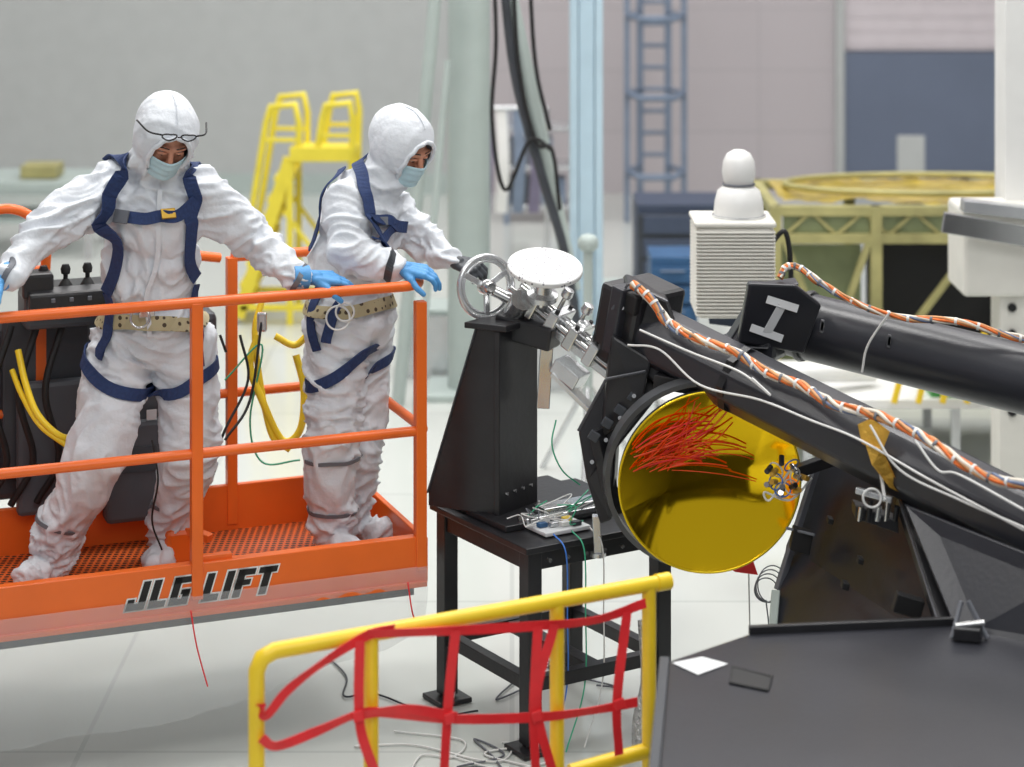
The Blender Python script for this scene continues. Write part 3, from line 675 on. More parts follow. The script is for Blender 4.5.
def technician_b():
    g=group('cleanroom_technician',(-.62,8.5,ZF))
    hc=P(404,149,8.47);HRm=frame((.68,-.56,-.46),(0,0,1),.05)
    sR=P(347,202,8.4);sL=P(388,206,8.64)
    eR=P(350,252,8.3);wR=P(390,266,8.27)
    eL=P(420,240,8.6);wL=P(448,259,8.5)
    hipR=P(338,325,8.46);hipL=P(362,325,8.6)
    kR=P(333,438,8.44);aR=V((X(331,8.48),8.48,.72));kL=P(358,438,8.6);aL=V((X(352,8.64),8.64,.72))
    geos=hood_geos(hc,HRm)+[
      ell_geo(P(362,220,8.52),(.165,.165,.2),Rz(-.5)),ell_geo(P(353,262,8.53),(.168,.168,.18),Rz(-.5)),ell_geo(P(350,315,8.53),(.172,.17,.17),Rz(-.5)),
      cap_geo(sR,.09,sL,.085),cap_geo(P(388,172,8.49),.09,P(368,198,8.51),.12),cap_geo(P(375,180,8.5),.08,sR,.08),
      cap_geo(sR,.094,eR,.082),cap_geo(eR,.08,wR,.048),cap_geo(sL,.085,eL,.07),cap_geo(eL,.068,wL,.044),
      cap_geo(hipR,.13,kR,.106),cap_geo(kR,.104,aR,.09),cap_geo(hipL,.125,kL,.102),cap_geo(kL,.1,aL,.084),
      cap_geo(aR,.07,aR+V((.0,0,-.07)),.068),cap_geo(aL,.07,aL+V((0,0,-.07)),.066)]
    for a,dr in((aR,V((.1,-.13,0))),(aL,V((.15,-.07,0)))):
        h_=V((a.x-.02,a.y+.02,ZF+.052));geos+=[cap_geo(h_,.05,h_+dr*1.1,.043),ell_geo(h_+dr*.85+V((0,0,-.005)),(.06,.06,.043),Rz(0))]
    body=union('coverall_body',geos,.008,SUIT,g,7,.5)
    wrinkle(body,.024,[(eR,.13),(eL,.12),(wR,.08),(wL,.08),(kR,.13),(kL,.13),(aR,.14),(aL,.14),(P(352,290,8.5),.2)],hc.z-.06)
    bv=bvh_of(body)
    cut_face(body,hc,HRm,g,'head');head('head',hc,HRm,g)
    strap('harness_shoulder_right',[P(350,150,8.6),P(356,160,8.42),P(372,190,8.3),P(385,215,8.28),P(390,235,8.3),P(378,262,8.35)],bv,.05,NAVY,g,.012)
    strap('harness_back',[P(340,158,8.55),P(326,180,8.4),P(314,215,8.4),P(310,250,8.45)],bv,.035,NAVY,g,.012)
    strap('harness_chest',[P(384,218,8.28),P(398,224,8.35),P(408,226,8.45)],bv,.045,NAVY,g,.014)
    strap('harness_chest_b',[P(372,240,8.3),P(390,236,8.3),P(402,228,8.4)],bv,.035,NAVY,g,.012)
    buckle('chest_buckle',P(399,224,8.3),bv,g,.024,GREYB)
    loop('tool_belt',P(351,300,8.53),(-.05,0,1),.24,bv,.05,BELTD,g,.014)
    loop('thigh_strap_right',P(338,362,8.46),(-.7,-.2,1),.15,bv,.045,NAVY,g,.012)
    loop('thigh_strap_left',P(364,364,8.6),(-.3,0,1),.15,bv,.04,NAVY,g,.012)
    strap('drop_strap',[P(318,288,8.4),P(312,320,8.38),P(318,350,8.35)],bv,.042,NAVY,g,.012)
    strap('drop_strap_b',[P(338,300,8.3),P(330,325,8.3),P(322,348,8.3)],bv,.04,NAVY,g,.012)
    loop('knee_tie',kR+V((0,0,-.08)),(0,0,1),.12,bv,.014,GREYB,g,.006)
    loop('ankle_tie',aR+V((0,0,.03)),(0,0,1),.11,bv,.014,GREYB,g,.006)
    ring('webbing_coil',P(338,318,8.28),(0,-1,.3),.045,.004,WIREW,g);ring('webbing_coil_b',P(345,312,8.28),(.2,-1,.3),.035,.004,WIREW,g)
    dl=V((.93,-.15,-.12)).normalized();R=frame(dl,(0,-.3,1))
    hand('glove_right',wR+dl*.045,R,[(.35,.6,.5),(.35,.6,.5),(.4,.6,.5),(.4,.6,.5)],GLOVE,g,1,.05)
    loop('sleeve_tie',wR,(1,0,-.2),.06,bv,.03,DARK,g,.005);cyl('cuff_right',wR-dl*.02,wR+dl*.03,.043,GLOVE,g)
    dl=V((.9,-.35,-.25)).normalized();R=frame(dl,(-.1,-.5,1))
    hand('glove_left',wL+dl*.03,R,[(.6,.9,.7)]*4,DARK,g,-1,.02,1.05)
technician_b()
# ================================================================= TABLE
A=V((-.283,8.49,0));e1=V((.557,-.83,0)).normalized();e2=V((.862,.507,0)).normalized();TL=.62;TT=.77
def T(a,b,z): return A+e1*a+e2*b+Z*z
tab=group('instrument_bench',T(.31,.31,0))
obox('top_plate',T(.31,.31,TT-.012),e1*.34,e2*.34,Z*.012,BLACK,tab)
for a in (0.02,.60):
    for b in(.02,.60):
        bar('leg',T(a,b,0.03),T(a,b,TT-.025),.062,.062,BLACK,tab,e1);obox('foot',T(a,b,.012),e1*.07,e2*.07,Z*.01,BLACK,tab)
        for q in(-.045,.045): cyl('anchor_bolt',T(a+q,b,.02),T(a+q,b,.05),.009,STEEL,tab,8)
for z,h in((TT-.06,.07),(.25,.05)):
    for a in(.02,.60): bar('rail',T(a,.02,z),T(a,.60,z),.045,h,BLACK,tab)
    for b in(.02,.60): bar('rail',T(.02,b,z),T(.60,b,z),.045,h,BLACK,tab)
obox('lower_shelf_bar',T(.31,.31,.25),e1*.29,e2*.03,Z*.02,BLACK,tab)
for k in range(7): cyl('edge_bolt',T(.655,.06+.08*k,TT-.05),T(.67,.06+.08*k,TT-.05),.008,STEEL,tab,8)
el=group('electronics_breadboard',T(.5,.2,TT))
obox('base',T(.50,.2,TT+.012),e1*.08,e2*.1,Z*.008,LABEL,el)
for k in range(8): obox('chip_%d'%k,T(.45+.015*k,.13+.04*(k%4),TT+.03),e1*.012,e2*.018,Z*.008,[STEEL,WHITE,DARK,YEL,BLUE,ALU,WHITE,DARK][k],el,.002)
obox('slide_rail',T(.43,.35,TT+.02),e1*.02,e2*.25,Z*.018,ALU,el);obox('slide_rail_b',T(.38,.38,TT+.045),e1*.04,e2*.18,Z*.008,STEEL,el)
for k in range(14):
    a0=random.uniform(.40,.55);b0=random.uniform(.1,.5)
    pts=[T(a0,b0,TT+.03)]+[T(a0+random.uniform(-.06,.12),b0+random.uniform(-.1,.15),TT+random.uniform(.03,.1)) for _ in range(3)]
    tube('wire_%d'%k,pts,.0025,[WIREW,WIREW,WIREW,WIREG,GREYB][k%5],el,6,True)
for k,(a,b) in enumerate([(.66,.12),(.66,.2),(.66,.28)]):
    tube('hanging_wire_%d'%k,[T(.6,b,TT+.02),T(a+.02,b,TT-.03),T(a,b+.02,.5),T(a-.05,b+.05,.2),T(a+.05,b-.1,.02)],.0028,[WIREB,WIREG,WIREW][k],el,6,True)
fw=group('floor_cables',(0,8,0))
for k in range(9):
    x=random.uniform(-.3,.4);y=random.uniform(7.6,8.9);pts=[V((x,y,.008))]
    for _ in range(5): x+=random.uniform(-.3,.2);y+=random.uniform(-.25,.25);pts.append(V((x,y,.008)))
    tube('cable_%d'%k,pts,.004,[WIREW,GREYB,DARK,WIREW,GREYB][k%5],fw,6,True)
# angle bracket: triangular gussets against an upright plate
ab=group('angle_bracket',T(.3,.15,TT))
zb0=TT+.001
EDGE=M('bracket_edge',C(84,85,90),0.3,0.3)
obox('base_plate',T(.20,.27,zb0+.012),e1*.25,e2*.26,Z*.012,BLACK,ab)
PT=1.50
f1=V((.90,-.43,0)).normalized();f2=V((.62,.78,0)).normalized()     # bracket turned so the gusset faces the room
G0=T(.30,.06,0)
def Gb(a,b,z): return G0+f1*a+f2*b+Z*z
obox('upright_plate',Gb(.012,.11,(zb0+PT)/2),f1*.012,f2*.12,Z*(PT-zb0)/2,BLACK,ab)
for k,b in enumerate((-.0,.21)):
    prism('gusset_%d'%k,[Gb(0,b,zb0+.02),Gb(-.29,b,zb0+.02),Gb(-.29,b,zb0+.07),Gb(-.08,b,PT),Gb(0,b,PT)],f2*.016,BLACK,ab,.004)
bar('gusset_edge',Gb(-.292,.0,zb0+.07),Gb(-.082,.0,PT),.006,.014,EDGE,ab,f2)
obox('top_pad',Gb(-.03,.11,PT+.013),f1*.09,f2*.13,Z*.012,BLACK,ab)
for k in range(4): cyl('bolt_%d'%k,Gb(.024,.03+.05*k,zb0+.1),Gb(.034,.03+.05*k,zb0+.1),.007,STEEL,ab,8)
for k in range(3): cyl('foot_bolt_%d'%k,T(.41,.1+.15*k,zb0+.02),T(.41,.1+.15*k,zb0+.04),.01,STEEL,ab,8)
# alignment mechanism
al=group('alignment_fixture',P(540,300,8.35))
wc=P(486,287,8.42);wax=V((.5,-.85,.12)).normalized()
ring('handwheel_rim',wc,wax,.118,.0115,ALU,al,48);ring('handwheel_inner',wc,wax,.1,.006,ALU,al,48)
q=wax.to_track_quat('Z','Y')
for k in range(3):
    a=k*2.094+.5;bar('spoke_%d'%k,wc,wc+q@V((.112*math.cos(a),.112*math.sin(a),0)),.024,.012,ALU,al,wax)
lathe('hub',[(0,-.02),(.03,-.02),(.032,.0),(.03,.03),(.018,.045),(0,.045)],wc,wax,STEEL,al)
cyl('handle_knob',wc+q@V((.1,-.04,0)),wc+q@V((.1,-.04,.07)),.014,STEEL,al)
p1=P(535,312,8.38);p2=P(618,378,8.2)
dd=(p2-p1).normalized();sd=dd.cross(Z).normalized();ud=sd.cross(dd)
cyl('wheel_shaft',wc,p1,.022,STEEL,al)
bar('slide_base',p1-dd*.12,p2,.085,.03,ALU,al)
for s in(-1,1): cyl('guide_rod_%d'%s,p1-dd*.12+sd*.045*s+ud*.035,p2+dd*.03+sd*.045*s+ud*.035,.012,STEEL,al)
cyl('lead_screw',p1-dd*.1+ud*.04,p2+dd*.06+ud*.04,.015,STEEL,al)
for k in range(22): lathe('screw_thread_%d'%k,[(.012,-.003),(.018,0),(.012,.003)],p1+dd*(.01+k*.017)+ud*.04,dd,GREYB if k%2 else STEEL,al,14)
for t in (.0,.10,.2,.3): obox('bearing_block_%d'%int(t*100),p1+dd*t+ud*.035,dd*.022,sd*.075,ud*.045,STEEL if t in(0,.2) else ALU,al,.006)
for t in (.0,.1,.2,.3):
    for s in (-1,1): cyl('cap_screw',p1+dd*t+sd*.055*s+ud*.08,p1+dd*t+sd*.055*s+ud*.092,.009,RUB,al,10)
for t in (.08,.18,.26):
    cyl('clamp_screw_%d'%int(t*100),p1+dd*t+ud*.05,p1+dd*t+ud*.15,.009,STEEL,al);lathe('clamp_knob_%d'%int(t*100),[(0,0),(.02,0),(.024,.01),(.02,.035),(0,.038)],p1+dd*t+ud*.13,ud,ALU,al,16)
lathe('cam_ring',[(.0,-.02),(.05,-.02),(.055,0),(.05,.02),(0,.02)],p1+dd*.2+ud*.05,dd,ALU,al)
bar('support_angle',P(547,345,8.3),P(543,408,8.3),.03,.05,STEEL,al);bar('support_angle_b',P(553,372,8.26),P(592,410,8.22),.07,.02,ALU,al)
obox('clamp_plate',P(570,372,8.25),dd*.06,sd*.05,ud*.03,ALU,al,.005)
bar('gearbox',P(500,322,8.4),P(556,338,8.3),.12,.09,BLACK,al,bevel=.01)
cyl('gear_cover',P(515,312,8.36),P(522,300,8.3),.045,STEEL,al)
dc=P(545,268,8.3);dn=V((.08,-.30,.95)).normalized()
lathe('target_disc',[(0,-.012),(.138,-.012),(.146,-.006),(.146,.008),(.142,.012),(0,.012)],dc,dn,SPECK,al,48)
lathe('disc_hub',[(0,0),(.06,0),(.06,.02),(.035,.03),(.03,.09),(.05,.10),(.05,.12),(0,.12)],dc-dn*.13,dn,ALU,al)
cyl('disc_stem',dc-dn*.1,P(540,318,8.36),.028,STEEL,al)
for k in range(3):
    a=k*2.1;cyl('disc_screw_%d'%k,dc+V((.05*math.cos(a),.05*math.sin(a),0))-dn*.06,dc+V((.05*math.cos(a),.05*math.sin(a),0)),.006,STEEL,al,8)
tube('green_wire',[P(556,420,8.25),P(552,445,8.2),P(562,470,8.2),P(580,485,8.25)],.003,WIREG,al,6,True)
# ================================================================= TELESCOPE
tel=group('secondary_mirror_support_structure',P(800,420,7.6))
def facet_boom(nm,a,b,r1,r2,mat,seg=8,rot=.39):
    a=V(a);b=V(b);q=(b-a).to_track_quat('Z','Y');L=(b-a).length;vs=[];fs=[]
    for rr,z in((r1,0),(r2,L)):
        for k in range(seg):
            an=2*math.pi*k/seg+rot;vs.append(a+q@V((rr*math.cos(an),rr*math.sin(an),z)))
    for k in range(seg): fs.append((k,(k+1)%seg,seg+(k+1)%seg,seg+k))
    fs+=[tuple(range(seg)),tuple(reversed(range(seg,2*seg)))]
    return mk(nm,vs,fs,mat,tel,False,.012)
bA0=P(640,330,8.2);bA1=P(1100,560,6.85)
facet_boom('boom_lower',bA0,bA1,.125,.12,COMP,8)
bB0=P(782,320,8.3);bB1=P(1100,398,7.7)
tube('boom_upper',[bB0,bB1],.125,COMP,tel,40)
dA=(bA1-bA0).normalized();dB=(bB1-bB0).normalized()
sA=dA.cross(Z).normalized();uA=sA.cross(dA);sB=dB.cross(Z).normalized();uB=sB.cross(dB)
for t in(.0,.10): lathe('boom_collar_%d'%int(t*10),[(.0,-.012),(.133,-.012),(.137,0),(.133,.012),(0,.012)],bB0+dB*t,dB,BLACK,tel,40)
obox('hinge_block',P(772,322,8.25),dB*.07,sB*.13,uB*.13,COMP,tel,.03)
def onI(a,b): return P(775,320,8.08)+V((1,-.1,-.12)).normalized()*a+V((.12,-.35,.93)).normalized()*b
prism('mount_face',[onI(-.12,.14),onI(.05,.16),onI(.16,.09),onI(.13,-.13),onI(-.12,-.12)],(0,.06,.0),COMP,tel,.01)
def ibar(a1,b1,a2,b2,w):
    bar('mark_I',onI(a1,b1)+V((0,-.005,0)),onI(a2,b2)+V((0,-.005,0)),.004,w,LABEL,tel,V((1,0,0)) if abs(b1-b2)>abs(a1-a2) else V((0,0,1)),.001)
ibar(-.045,.085,.075,.062,.030);ibar(-.085,-.045,.04,-.075,.030);ibar(.016,.072,-.022,-.06,.034)
prism('junction_web',[P(730,340,8.2),P(762,288,8.25),P(800,283,8.3),P(770,350,8.1),P(700,345,8.1)],(0,.12,0),COMP,tel,.01)
obox('hub_frame',P(638,322,8.22),dA*.10,sA*.14,uA*.15,BLACK,tel,.02)
obox('hub_cheek_a',P(622,318,8.12),dA*.03,sA*.06,uA*.13,COMP,tel,.01)
obox('hub_window',P(630,302,8.07),dA*.045,sA*.02,uA*.04,RUB,tel,.01)
prism('hub_fin',[P(610,312,8.1),P(628,282,8.1),P(668,300,8.05),P(690,360,8.0),P(655,385,8.02),P(618,350,8.1)],(0,.18,.0),BLACK,tel,.012)
for k in range(5): cyl('hub_bolt_%d'%k,P(622+k*12,308+k*13,8.1),P(622+k*12,308+k*13,8.06),.008,STEEL,tel,10)
for k in range(4): obox('hub_pocket_%d'%k,P(630+k*13,322+k*12,8.085),(.014,0,-.012),(0,.006,0),(.006,0,.014),DARK,tel,.004)
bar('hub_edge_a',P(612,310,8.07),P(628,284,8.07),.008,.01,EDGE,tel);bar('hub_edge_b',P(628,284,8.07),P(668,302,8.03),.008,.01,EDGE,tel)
prism('mount_plate_a',[P(578,432,8.1),P(606,380,8.12),P(646,372,8.1),P(662,392,8.05),P(616,450,8.0),P(612,520,8.0),P(600,525,8.0),P(586,480,8.05)],(0.02,.12,0),BLACK,tel,.01)
prism('mount_plate_b',[P(612,335,8.05),P(652,360,8.02),P(640,410,8.0),P(600,440,8.05)],(0.0,.1,0),BLACK,tel,.01)
for k in range(4): obox('recess_%d'%k,P(594+k*13,436-k*13,7.995+.01*k),(.016,0,-.01),(0,.01,0),(.009,0,.014),DARK,tel,.003)
for k in range(4): cyl('plate_bolt_%d'%k,P(592+k*14,462-k*22,8.04),P(592+k*14,462-k*22,7.99),.008,STEEL,tel,10)
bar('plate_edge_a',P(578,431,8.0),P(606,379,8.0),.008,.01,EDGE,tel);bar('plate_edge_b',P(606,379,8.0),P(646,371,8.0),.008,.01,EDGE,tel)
bar('mount_strut_a',P(655,380,8.0),P(700,388,7.95),.05,.05,BLACK,tel);bar('mount_strut_b',P(596,430,8.05),P(616,515,8.0),.05,.04,BLACK,tel)
bar('mount_leg',P(596,515,8.1),P(598,552,8.1),.035,.03,ALU,tel);cyl('mount_foot',P(598,552,8.1),P(598,556,8.1),.03,ALU,tel)
lathe('boom_band',[(.118,-.015),(.13,-.015),(.13,.015),(.118,.015)],bA0+dA*.5,dA,BLACK,tel,8)
prism('kapton_patch',[P(858,425,7.32),P(872,418,7.3),P(890,432,7.25),P(882,452,7.25),P(862,444,7.3)],(0,.01,0),KAPT,tel,.002)
prism('kapton_tail',[P(866,446,7.27),P(882,448,7.25),P(893,472,7.25),P(902,494,7.27),P(890,488,7.25),P(872,465,7.25)],(0,.01,0),KAPT,tel,.002)
for k in range(6): obox('silver_tag_%d'%k,P(822+(k%3)*67,325+(k%3)*15+(k//3)*2,8.0-.04*(k%3)),(.006,0,-.002),(0,.004,0),(.003,0,.02),SILV,tel,.001)
# cable harnesses: loosely laid bundle, taped at intervals
def harness(nm,pts,r_):
    pp=catmull(pts,14);N=len(pp);L=[0]
    for i in range(1,N): L.append(L[-1]+(pp[i]-pp[i-1]).length)
    tube(nm+'_core',pp,r_*.6,HARN,tel,8)
    for s,(m,rr) in enumerate(((HARO,.46),(HARW,.46),(HARN,.42),(HARO,.40),(HARW,.44),(HARB,.36),(HARN,.40))):
        q=[]
        nn=V((0,0,1))
        for i in range(N):
            t=(pp[min(i+1,N-1)]-pp[max(i-1,0)]).normalized();u_=(nn-t*nn.dot(t)).normalized();b_=t.cross(u_)
            a=L[i]*16+s*.898+1.1*noise.noise(V((L[i]*9,s*3.1,0)));R_=r_*(.66+.3*noise.noise(V((L[i]*14,s*5.3,7))))
            q.append(pp[i]+(u_*math.cos(a)+b_*math.sin(a))*R_)
        tube(nm+'_strand_%d'%s,q,r_*rr,m,tel,7)
    for i in range(5,N-5,6):
        t=(pp[i+1]-pp[i]).normalized();cyl(nm+'_tie',pp[i]-t*.005,pp[i]+t*.005,r_*1.14,WIREW if (i//6)%3 else GREYB,tel,10)
harness('harness_lower',[P(632,284,8.05),P(650,298,8.0),P(668,322,7.95),P(695,338,7.85),P(735,352,7.75),P(765,372,7.65),P(800,385,7.55),P(835,405,7.4),P(875,415,7.3),P(920,435,7.15),P(965,465,7.0),P(1005,482,6.9),P(1060,485,6.75)],.0165)
harness('harness_upper',[P(780,278,8.1),P(786,267,8.12),P(800,268,8.12),P(822,284,8.05),P(860,305,8.0),P(905,318,7.95),P(960,322,7.85),P(1010,336,7.8),P(1060,345,7.75)],.0125)
for k,pts in enumerate([[(628,345),(660,350),(700,385),(760,400),(810,420),(860,440),(930,480),(1024,530)],[(640,330),(690,352),(740,372),(770,395),(752,378)],[(870,425),(900,470),(960,500),(1030,530)],[(890,312),(868,345),(862,372)],[(915,440),(938,470),(960,475),(1024,510)]]):
    tube('white_lead_%d'%k,[P(a,b,8.02-(a-628)*.00315-.0+(.35 if k==3 else 0)) for a,b in pts],.0042,WIREW,tel,8,True)
# ---- secondary mirror : polished gold bowl turned toward the room
mir=group('gold_secondary_mirror',P(706,484,8.0))
mc=P(710,481,7.88);mn=V((.10,-.93,-.10)).normalized()
RM=.335
ex=V((1,0,0));ex=(ex-mn*ex.dot(mn)).normalized();ey=mn.cross(ex)
if ey.z<0: ey=-ey
def mh(x,y):
    rr=(x*x+y*y)/(RM*RM)
    h=-.085*(1-rr)                       # concave dish
    dist=-((y+.02)-(.28*x))/1.04
    if dist>0: h+=.10*dist               # folded lower facet
    return h
vs=[mc+mn*mh(0,0)];fs=[];NR,NA=60,160
for i in range(1,NR+1):
    for k in range(NA):
        a=2*math.pi*k/NA;x=RM*i/NR*math.cos(a);y=RM*i/NR*math.sin(a);vs.append(mc+ex*x+ey*y+mn*mh(x,y))
for k in range(NA): fs.append((0,1+k,1+(k+1)%NA))
for i in range(NR-1):
    for k in range(NA): fs.append((1+i*NA+k,1+i*NA+(k+1)%NA,1+(i+1)*NA+(k+1)%NA,1+(i+1)*NA+k))
o=mk('mirror_face',vs,fs,GOLD,mir,True)
tube('mirror_edge',[vs[1+(NR-1)*NA+k]-mn*.002 for k in range(NA)],.005,GOLDY,mir,8,closed=True)
lathe('mirror_back_shell',[(RM*1.0,-.004),(RM*1.0,-.03),(RM*.85,-.12),(RM*.5,-.15),(0,-.15)],mc,mn,SILV,mir,72)
lathe('silver_rim',[(RM*1.005,-.08),(RM*1.06,-.08),(RM*1.06,-.02),(RM*1.005,-.02),(RM*1.005,-.08)],mc+V((-.028,0,.012)),mn,SILV,mir,72)
lathe('rear_housing',[(0,-.34),(RM*.5,-.34),(RM*.8,-.16),(0,-.16)],mc,mn,BLACK,mir,48)
for k in range(42):  # thin red strands over the dish stand in for reflections of red wiring
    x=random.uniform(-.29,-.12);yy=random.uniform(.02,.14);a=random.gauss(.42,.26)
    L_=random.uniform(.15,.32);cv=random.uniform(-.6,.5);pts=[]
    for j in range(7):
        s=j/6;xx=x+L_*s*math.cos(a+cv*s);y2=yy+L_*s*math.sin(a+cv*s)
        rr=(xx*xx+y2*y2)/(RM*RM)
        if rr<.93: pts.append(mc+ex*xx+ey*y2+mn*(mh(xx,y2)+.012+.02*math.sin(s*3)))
    if len(pts)>3: tube('red_strand_%d'%k,pts,random.choice((.0014,.002,.003)),random.choice((REDO,REDO,RED)),mir,6,True)
for k in range(12):
    a=k*.9;rr=10+6*(k%2);c_=P(785+rr*math.cos(a),476+(rr+4)*math.sin(a),7.72)
    cyl('connector_%d'%k,c_,c_+V((.02*math.cos(a),-.03,.02*math.sin(a))),.010,[STEEL,KAPT,BLACK][k%3],tel,10)
    if k%2==0: ring('wire_loop_%d'%k,c_,(math.cos(a),-1,math.sin(a)),.028,.0028,[WIREW,HARN,WIREB,KAPT][k%4],tel,20)
tube('wire_pigtail',[P(790,470,7.72),P(770,500,7.72),P(765,492,7.72),P(790,500,7.72),P(812,478,7.72)],.004,WIREW,tel,8,True)
bar('strut_to_mirror',P(795,472,7.8),P(835,458,7.8),.05,.04,BLACK,tel)
# ---- lower black hull panels
hull=group('telescope_backplane_hull',P(880,600,7.3))
a1,a2,a3,a4,a5=P(824,452,8.0),P(786,545,7.95),P(772,642,7.6),P(948,640,7.0),P(905,500,7.45)
prism('panel_left',[a1,a2,a3,P(960,660,6.9),a5],(.03,.12,-.25),COMP,hull,.006)
prism('panel_right',[a5,P(1100,590,6.8),P(1100,680,6.6),P(945,650,6.95)],(0.03,.1,-.3),COMP,hull,.006)
bar('panel_rib',P(903,497,7.35),P(952,650,6.85),.045,.06,BLACK,hull);bar('panel_rib_b',P(905,490,7.4),P(1080,560,6.8),.04,.05,BLACK,hull)
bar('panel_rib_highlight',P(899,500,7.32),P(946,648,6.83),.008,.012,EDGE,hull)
bar('edge_rib',P(822,450,7.95),P(778,590,7.8),.02,.03,GREYB,hull);bar('edge_foot',P(776,592,7.75),P(772,640,7.6),.03,.03,COLG,hull)
prism('side_cheek',[P(905,505,7.2),P(1080,575,6.7),P(1080,660,6.6),P(960,640,6.8)],(0,.02,0),COMP,hull)
for k,(u,v,y,w,h) in enumerate([(801,540,7.72,.035,.04),(908,605,7.05,.045,.03),(845,585,7.4,.012,.012),(860,560,7.4,.01,.01),(830,520,7.6,.01,.01)]):
    obox('cutout_%d'%k,P(u,v,y),(w,0,-w*.3),(0,.02,0),(w*.2,0,h),RUB,hull,.004)
bar('cutout_edge',P(786,528,7.72),P(815,535,7.68),.008,.01,GREYB,hull)
bk=P(875,516,7.35)
obox('latch_base',bk,(.07,-.02,-.02),(0,.04,0),(0,0,.022),BLACK,hull)
for k in range(5): cyl('latch_pin_%d'%k,bk+V((-.06+.03*k,-.05,.0)),bk+V((-.055+.03*k,-.06,.05+.02*(k%2))),.010,[STEEL,BLACK,ALU][k%3],hull,10)
bar('latch_arm',P(856,490,7.3),P(892,500,7.25),.02,.02,ALU,hull)
ring('latch_loop',P(872,498,7.25),(0,-1,.2),.03,.004,WIREW,hull)
tube('panel_cable',[P(870,430,7.3),P(880,470,7.3),P(885,500,7.25)],.006,WIREW,hull,8,True)
# near deck
zd=.88
deck=group('telescope_wing_deck',(1.2,6.2,zd))
pl=[V((X(668,6.55),6.55,zd)),V((X(745,6.9),6.78,zd)),V((2.2,6.95,zd)),V((2.2,5.3,zd)),V((.34,5.3,zd))]
prism('deck_plate',pl,(0,0,-.05),COMP,deck,.006)
bar('deck_edge',pl[0]+V((-.01,0,-.03)),pl[4]+V((-.01,0,-.03)),.03,.09,DARK,deck);bar('deck_back_edge',pl[1]+Z*.01,pl[2]+Z*.01,.02,.03,BLACK,deck)
obox('skirt',(1.3,6.1,.42),(.7,0,0),(0,.5,0),(0,0,.42),BLACK,deck)
def D(u,v): y=(H-zd)*F/(v+150);return V((X(u,y),y,zd+.004))
mk('label',[D(672,664),D(702,658),D(728,665),D(698,676)],[(0,1,2,3)],LABEL,deck)
tube('slot_frame',[D(732,668),D(730,684),D(768,692),D(772,678)],.004,RUB,deck,8,closed=True)
mk('slot',[D(732,668),D(730,684),D(768,692),D(772,678)],[(0,1,2,3)],RUB,deck)
bt=D(968,640)
obox('deck_bracket',bt+V((0,0,.02)),(.04,-.01,0),(.01,.03,0),(0,0,.02),BLACK,deck)
bar('bracket_leg_a',bt+V((-.05,0,0)),bt+V((-.01,.05,.1)),.012,.015,GREYB,deck);bar('bracket_leg_b',bt+V((.06,0,0)),bt+V((.01,.05,.1)),.012,.015,GREYB,deck)
cyl('bracket_pin',bt+V((-.04,0,.04)),bt+V((.05,0,.05)),.010,STEEL,deck,12)
ped=group('telescope_pedestal',(2.2,7.7,0))
obox('column',(2.6,7.6,.7),(.4,0,0),(0,.35,0),(0,0,.7),BLACK,ped,.02);box('foot',(2.6,7.6,.03),(1.3,1.2,.06),BLACK,ped)
# ================================================================= GUARD RAIL + TAPE
gr=group('safety_guardrail',(-.1,6.6,0))
gd=(V((.480,6.92,0))-V((-.745,6.3,0)));GL=V((-.745,6.3,0))
def Gp(t,z,o=0): return GL+gd*t+Z*z+V((.45,-.89,0))*o
zt_=.995;r_=.024
tube('top_rail',[Gp(0,.35),Gp(0,zt_-.05),Gp(.012,zt_-.015),Gp(.04,zt_),Gp(.985,zt_)],r_,YEL,gr,16)
tube('end_cap',[Gp(.985,zt_),Gp(1.02,zt_)],r_*1.15,YEL,gr,16)
def tg(u):
    lo,hi=0.,1.
    for _ in range(40):
        m=(lo+hi)/2;p=Gp(m,0)
        if 512+p.x*F/p.y<u: lo=m
        else: hi=m
    return lo
for k,u in enumerate((371,557,649)):
    t=tg(u);tube('post_%d'%k,[Gp(t,.0),Gp(t,zt_)],r_*.95,YEL,gr,16)
tube('post_left',[Gp(0,0),Gp(0,.4)],r_,YEL,gr,16)
for t in (0,tg(371),tg(557),tg(649)): obox('shoe',Gp(t,.015),V((.06,0,0)),V((0,.06,0)),Z*.013,YEL,gr)
tube('mid_rail',[Gp(tg(570),.45),Gp(tg(649)+.05,.47)],r_,YEL,gr,16);tube('mid_rail_b',[Gp(0,.45),Gp(tg(560),.45)],r_,YEL,gr,16)
def G2(u,v,o=.03):
    t=tg(u) if u<655 else 1
    p=Gp(t,0,o);return V((p.x,p.y,H-(v+150)*p.y/F))
tp=group('red_barrier_tape',(-.1,6.55,.8))
W=.03
for k,(pts,o) in enumerate([([(248,704),(262,716),(284,690),(320,662),(362,636),(390,628)],.034),([(362,634),(440,631),(530,626),(590,620),(640,603)],.036),
    ([(252,738),(272,746),(310,732),(352,714),(372,712)],.04),([(372,712),(445,719),(535,717),(590,710),(632,702)],.034),([(352,716),(400,709),(450,717)],.044),
    ([(354,640),(353,700),(356,735),(372,780)],.045),([(450,630),(443,700),(438,780)],.04),
    ([(532,626),(528,710),(530,780)],.04),([(548,624),(530,700),(548,780)],.044),([(620,612),(610,700),(612,755)],.045)]):
    ribbon('tape_%d'%k,[G2(a,b,o) for a,b in pts],W,RED,tp,(0,-.2,1) if k<5 else (1,.3,0),True,.0012,.22)
for k,(u,v) in enumerate([(352,716),(443,718),(530,716),(612,704)]):
    obox('knot_%d'%k,G2(u,v,.05),(.016,.004,.004),(0,.006,0),(-.004,0,.016),RED,tp,.004)
rf=group('red_flag',P(740,560,8.3));prism('flag',[P(718,560,8.3),P(748,545,8.3),P(758,575,8.3),P(735,572,8.3)],(0,.004,0),RED,rf,0)
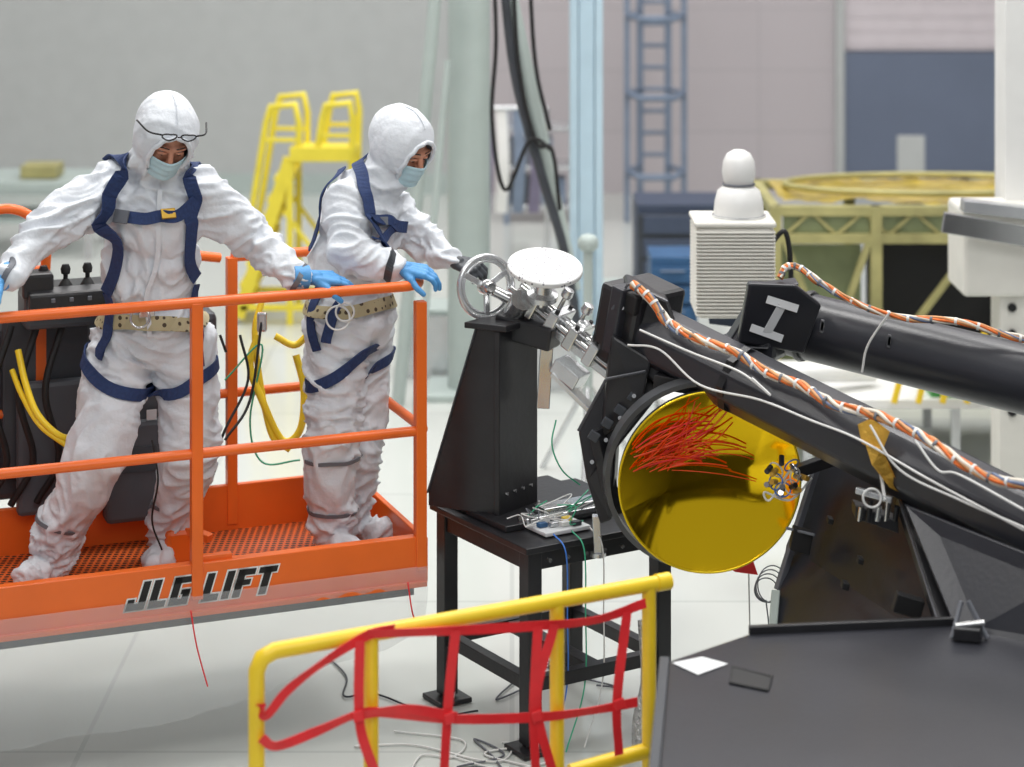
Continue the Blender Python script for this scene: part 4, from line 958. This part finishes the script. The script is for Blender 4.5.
cyl('flag_staff',P(748,545,8.31),V((P(752,560,8.31).x,8.31,0)),.003,STEEL,rf,8)
fd=group('foil_wrapped_duct',P(652,680,8.1));pts=[V((X(640,7.9),7.95,0)),P(640,720,7.95),P(648,680,7.95),P(645,620,8.0)]
tube('duct',pts,.028,M('crumpled_foil',C(205,205,205),.3,.7,.3,30,1.0,60),fd,12,True)
wl=group('coiled_signal_wire',P(768,588,8.4))
for k in range(4): ring('coil_%d'%k,P(766+2*k,590-k*2,8.4),(.2*k,-1,.2),.045+.008*k,.0025,GREYB,wl,28)
tube('coil_drop',[P(766,600,8.4),P(770,640,8.4),V((P(772,640,8.4).x,8.4,.01))],.003,GREYB,wl,6,True)
# ================================================================= LIGHT + CAMERA
def area(nm,loc,size,power,col=(1,1,1),rot=(0,0,0)):
    l=bpy.data.lights.new(nm,'AREA');l.shape='RECTANGLE';l.size=size[0];l.size_y=size[1];l.energy=power;l.color=col
    o=bpy.data.objects.new(nm,l);o.location=loc;o.rotation_euler=rot;COL.objects.link(o);return o
for k,(x,y,pw) in enumerate([(-3.4,6.6,110),(-3.0,10.2,140),(.2,8.9,140),(2.8,6.8,100),(2.8,10.6,100)]):
    area('ceiling_lamp_work_%d'%k,(x,y,7.6),(1.3,1.3),pw,(1,.985,.965))
area('ceiling_lamp_rear',(0,15,8.5),(12,7),920,(1,.98,.98))
area('ceiling_lamp_front',(1.5,1.5,7.0),(6,4),260,(1,1,1),(math.radians(35),0,0))
w=bpy.data.worlds.new('world');scene.world=w;w.use_nodes=True
w.node_tree.nodes['Background'].inputs['Color'].default_value=(.92,.95,1,1);w.node_tree.nodes['Background'].inputs['Strength'].default_value=.36
cam=bpy.data.cameras.new('camera');co=bpy.data.objects.new('camera',cam);COL.objects.link(co)
co.location=(0,0,H);co.rotation_euler=(math.pi/2,0,0)
cam.sensor_fit='HORIZONTAL';cam.sensor_width=36;cam.lens=F/1024*36;cam.shift_y=-(383.5-HZ)/1024;cam.clip_end=100
cam.dof.use_dof=True;cam.dof.focus_distance=8.1;cam.dof.aperture_fstop=1.6
scene.camera=co
scene.view_settings.view_transform='Standard';scene.view_settings.look='None'
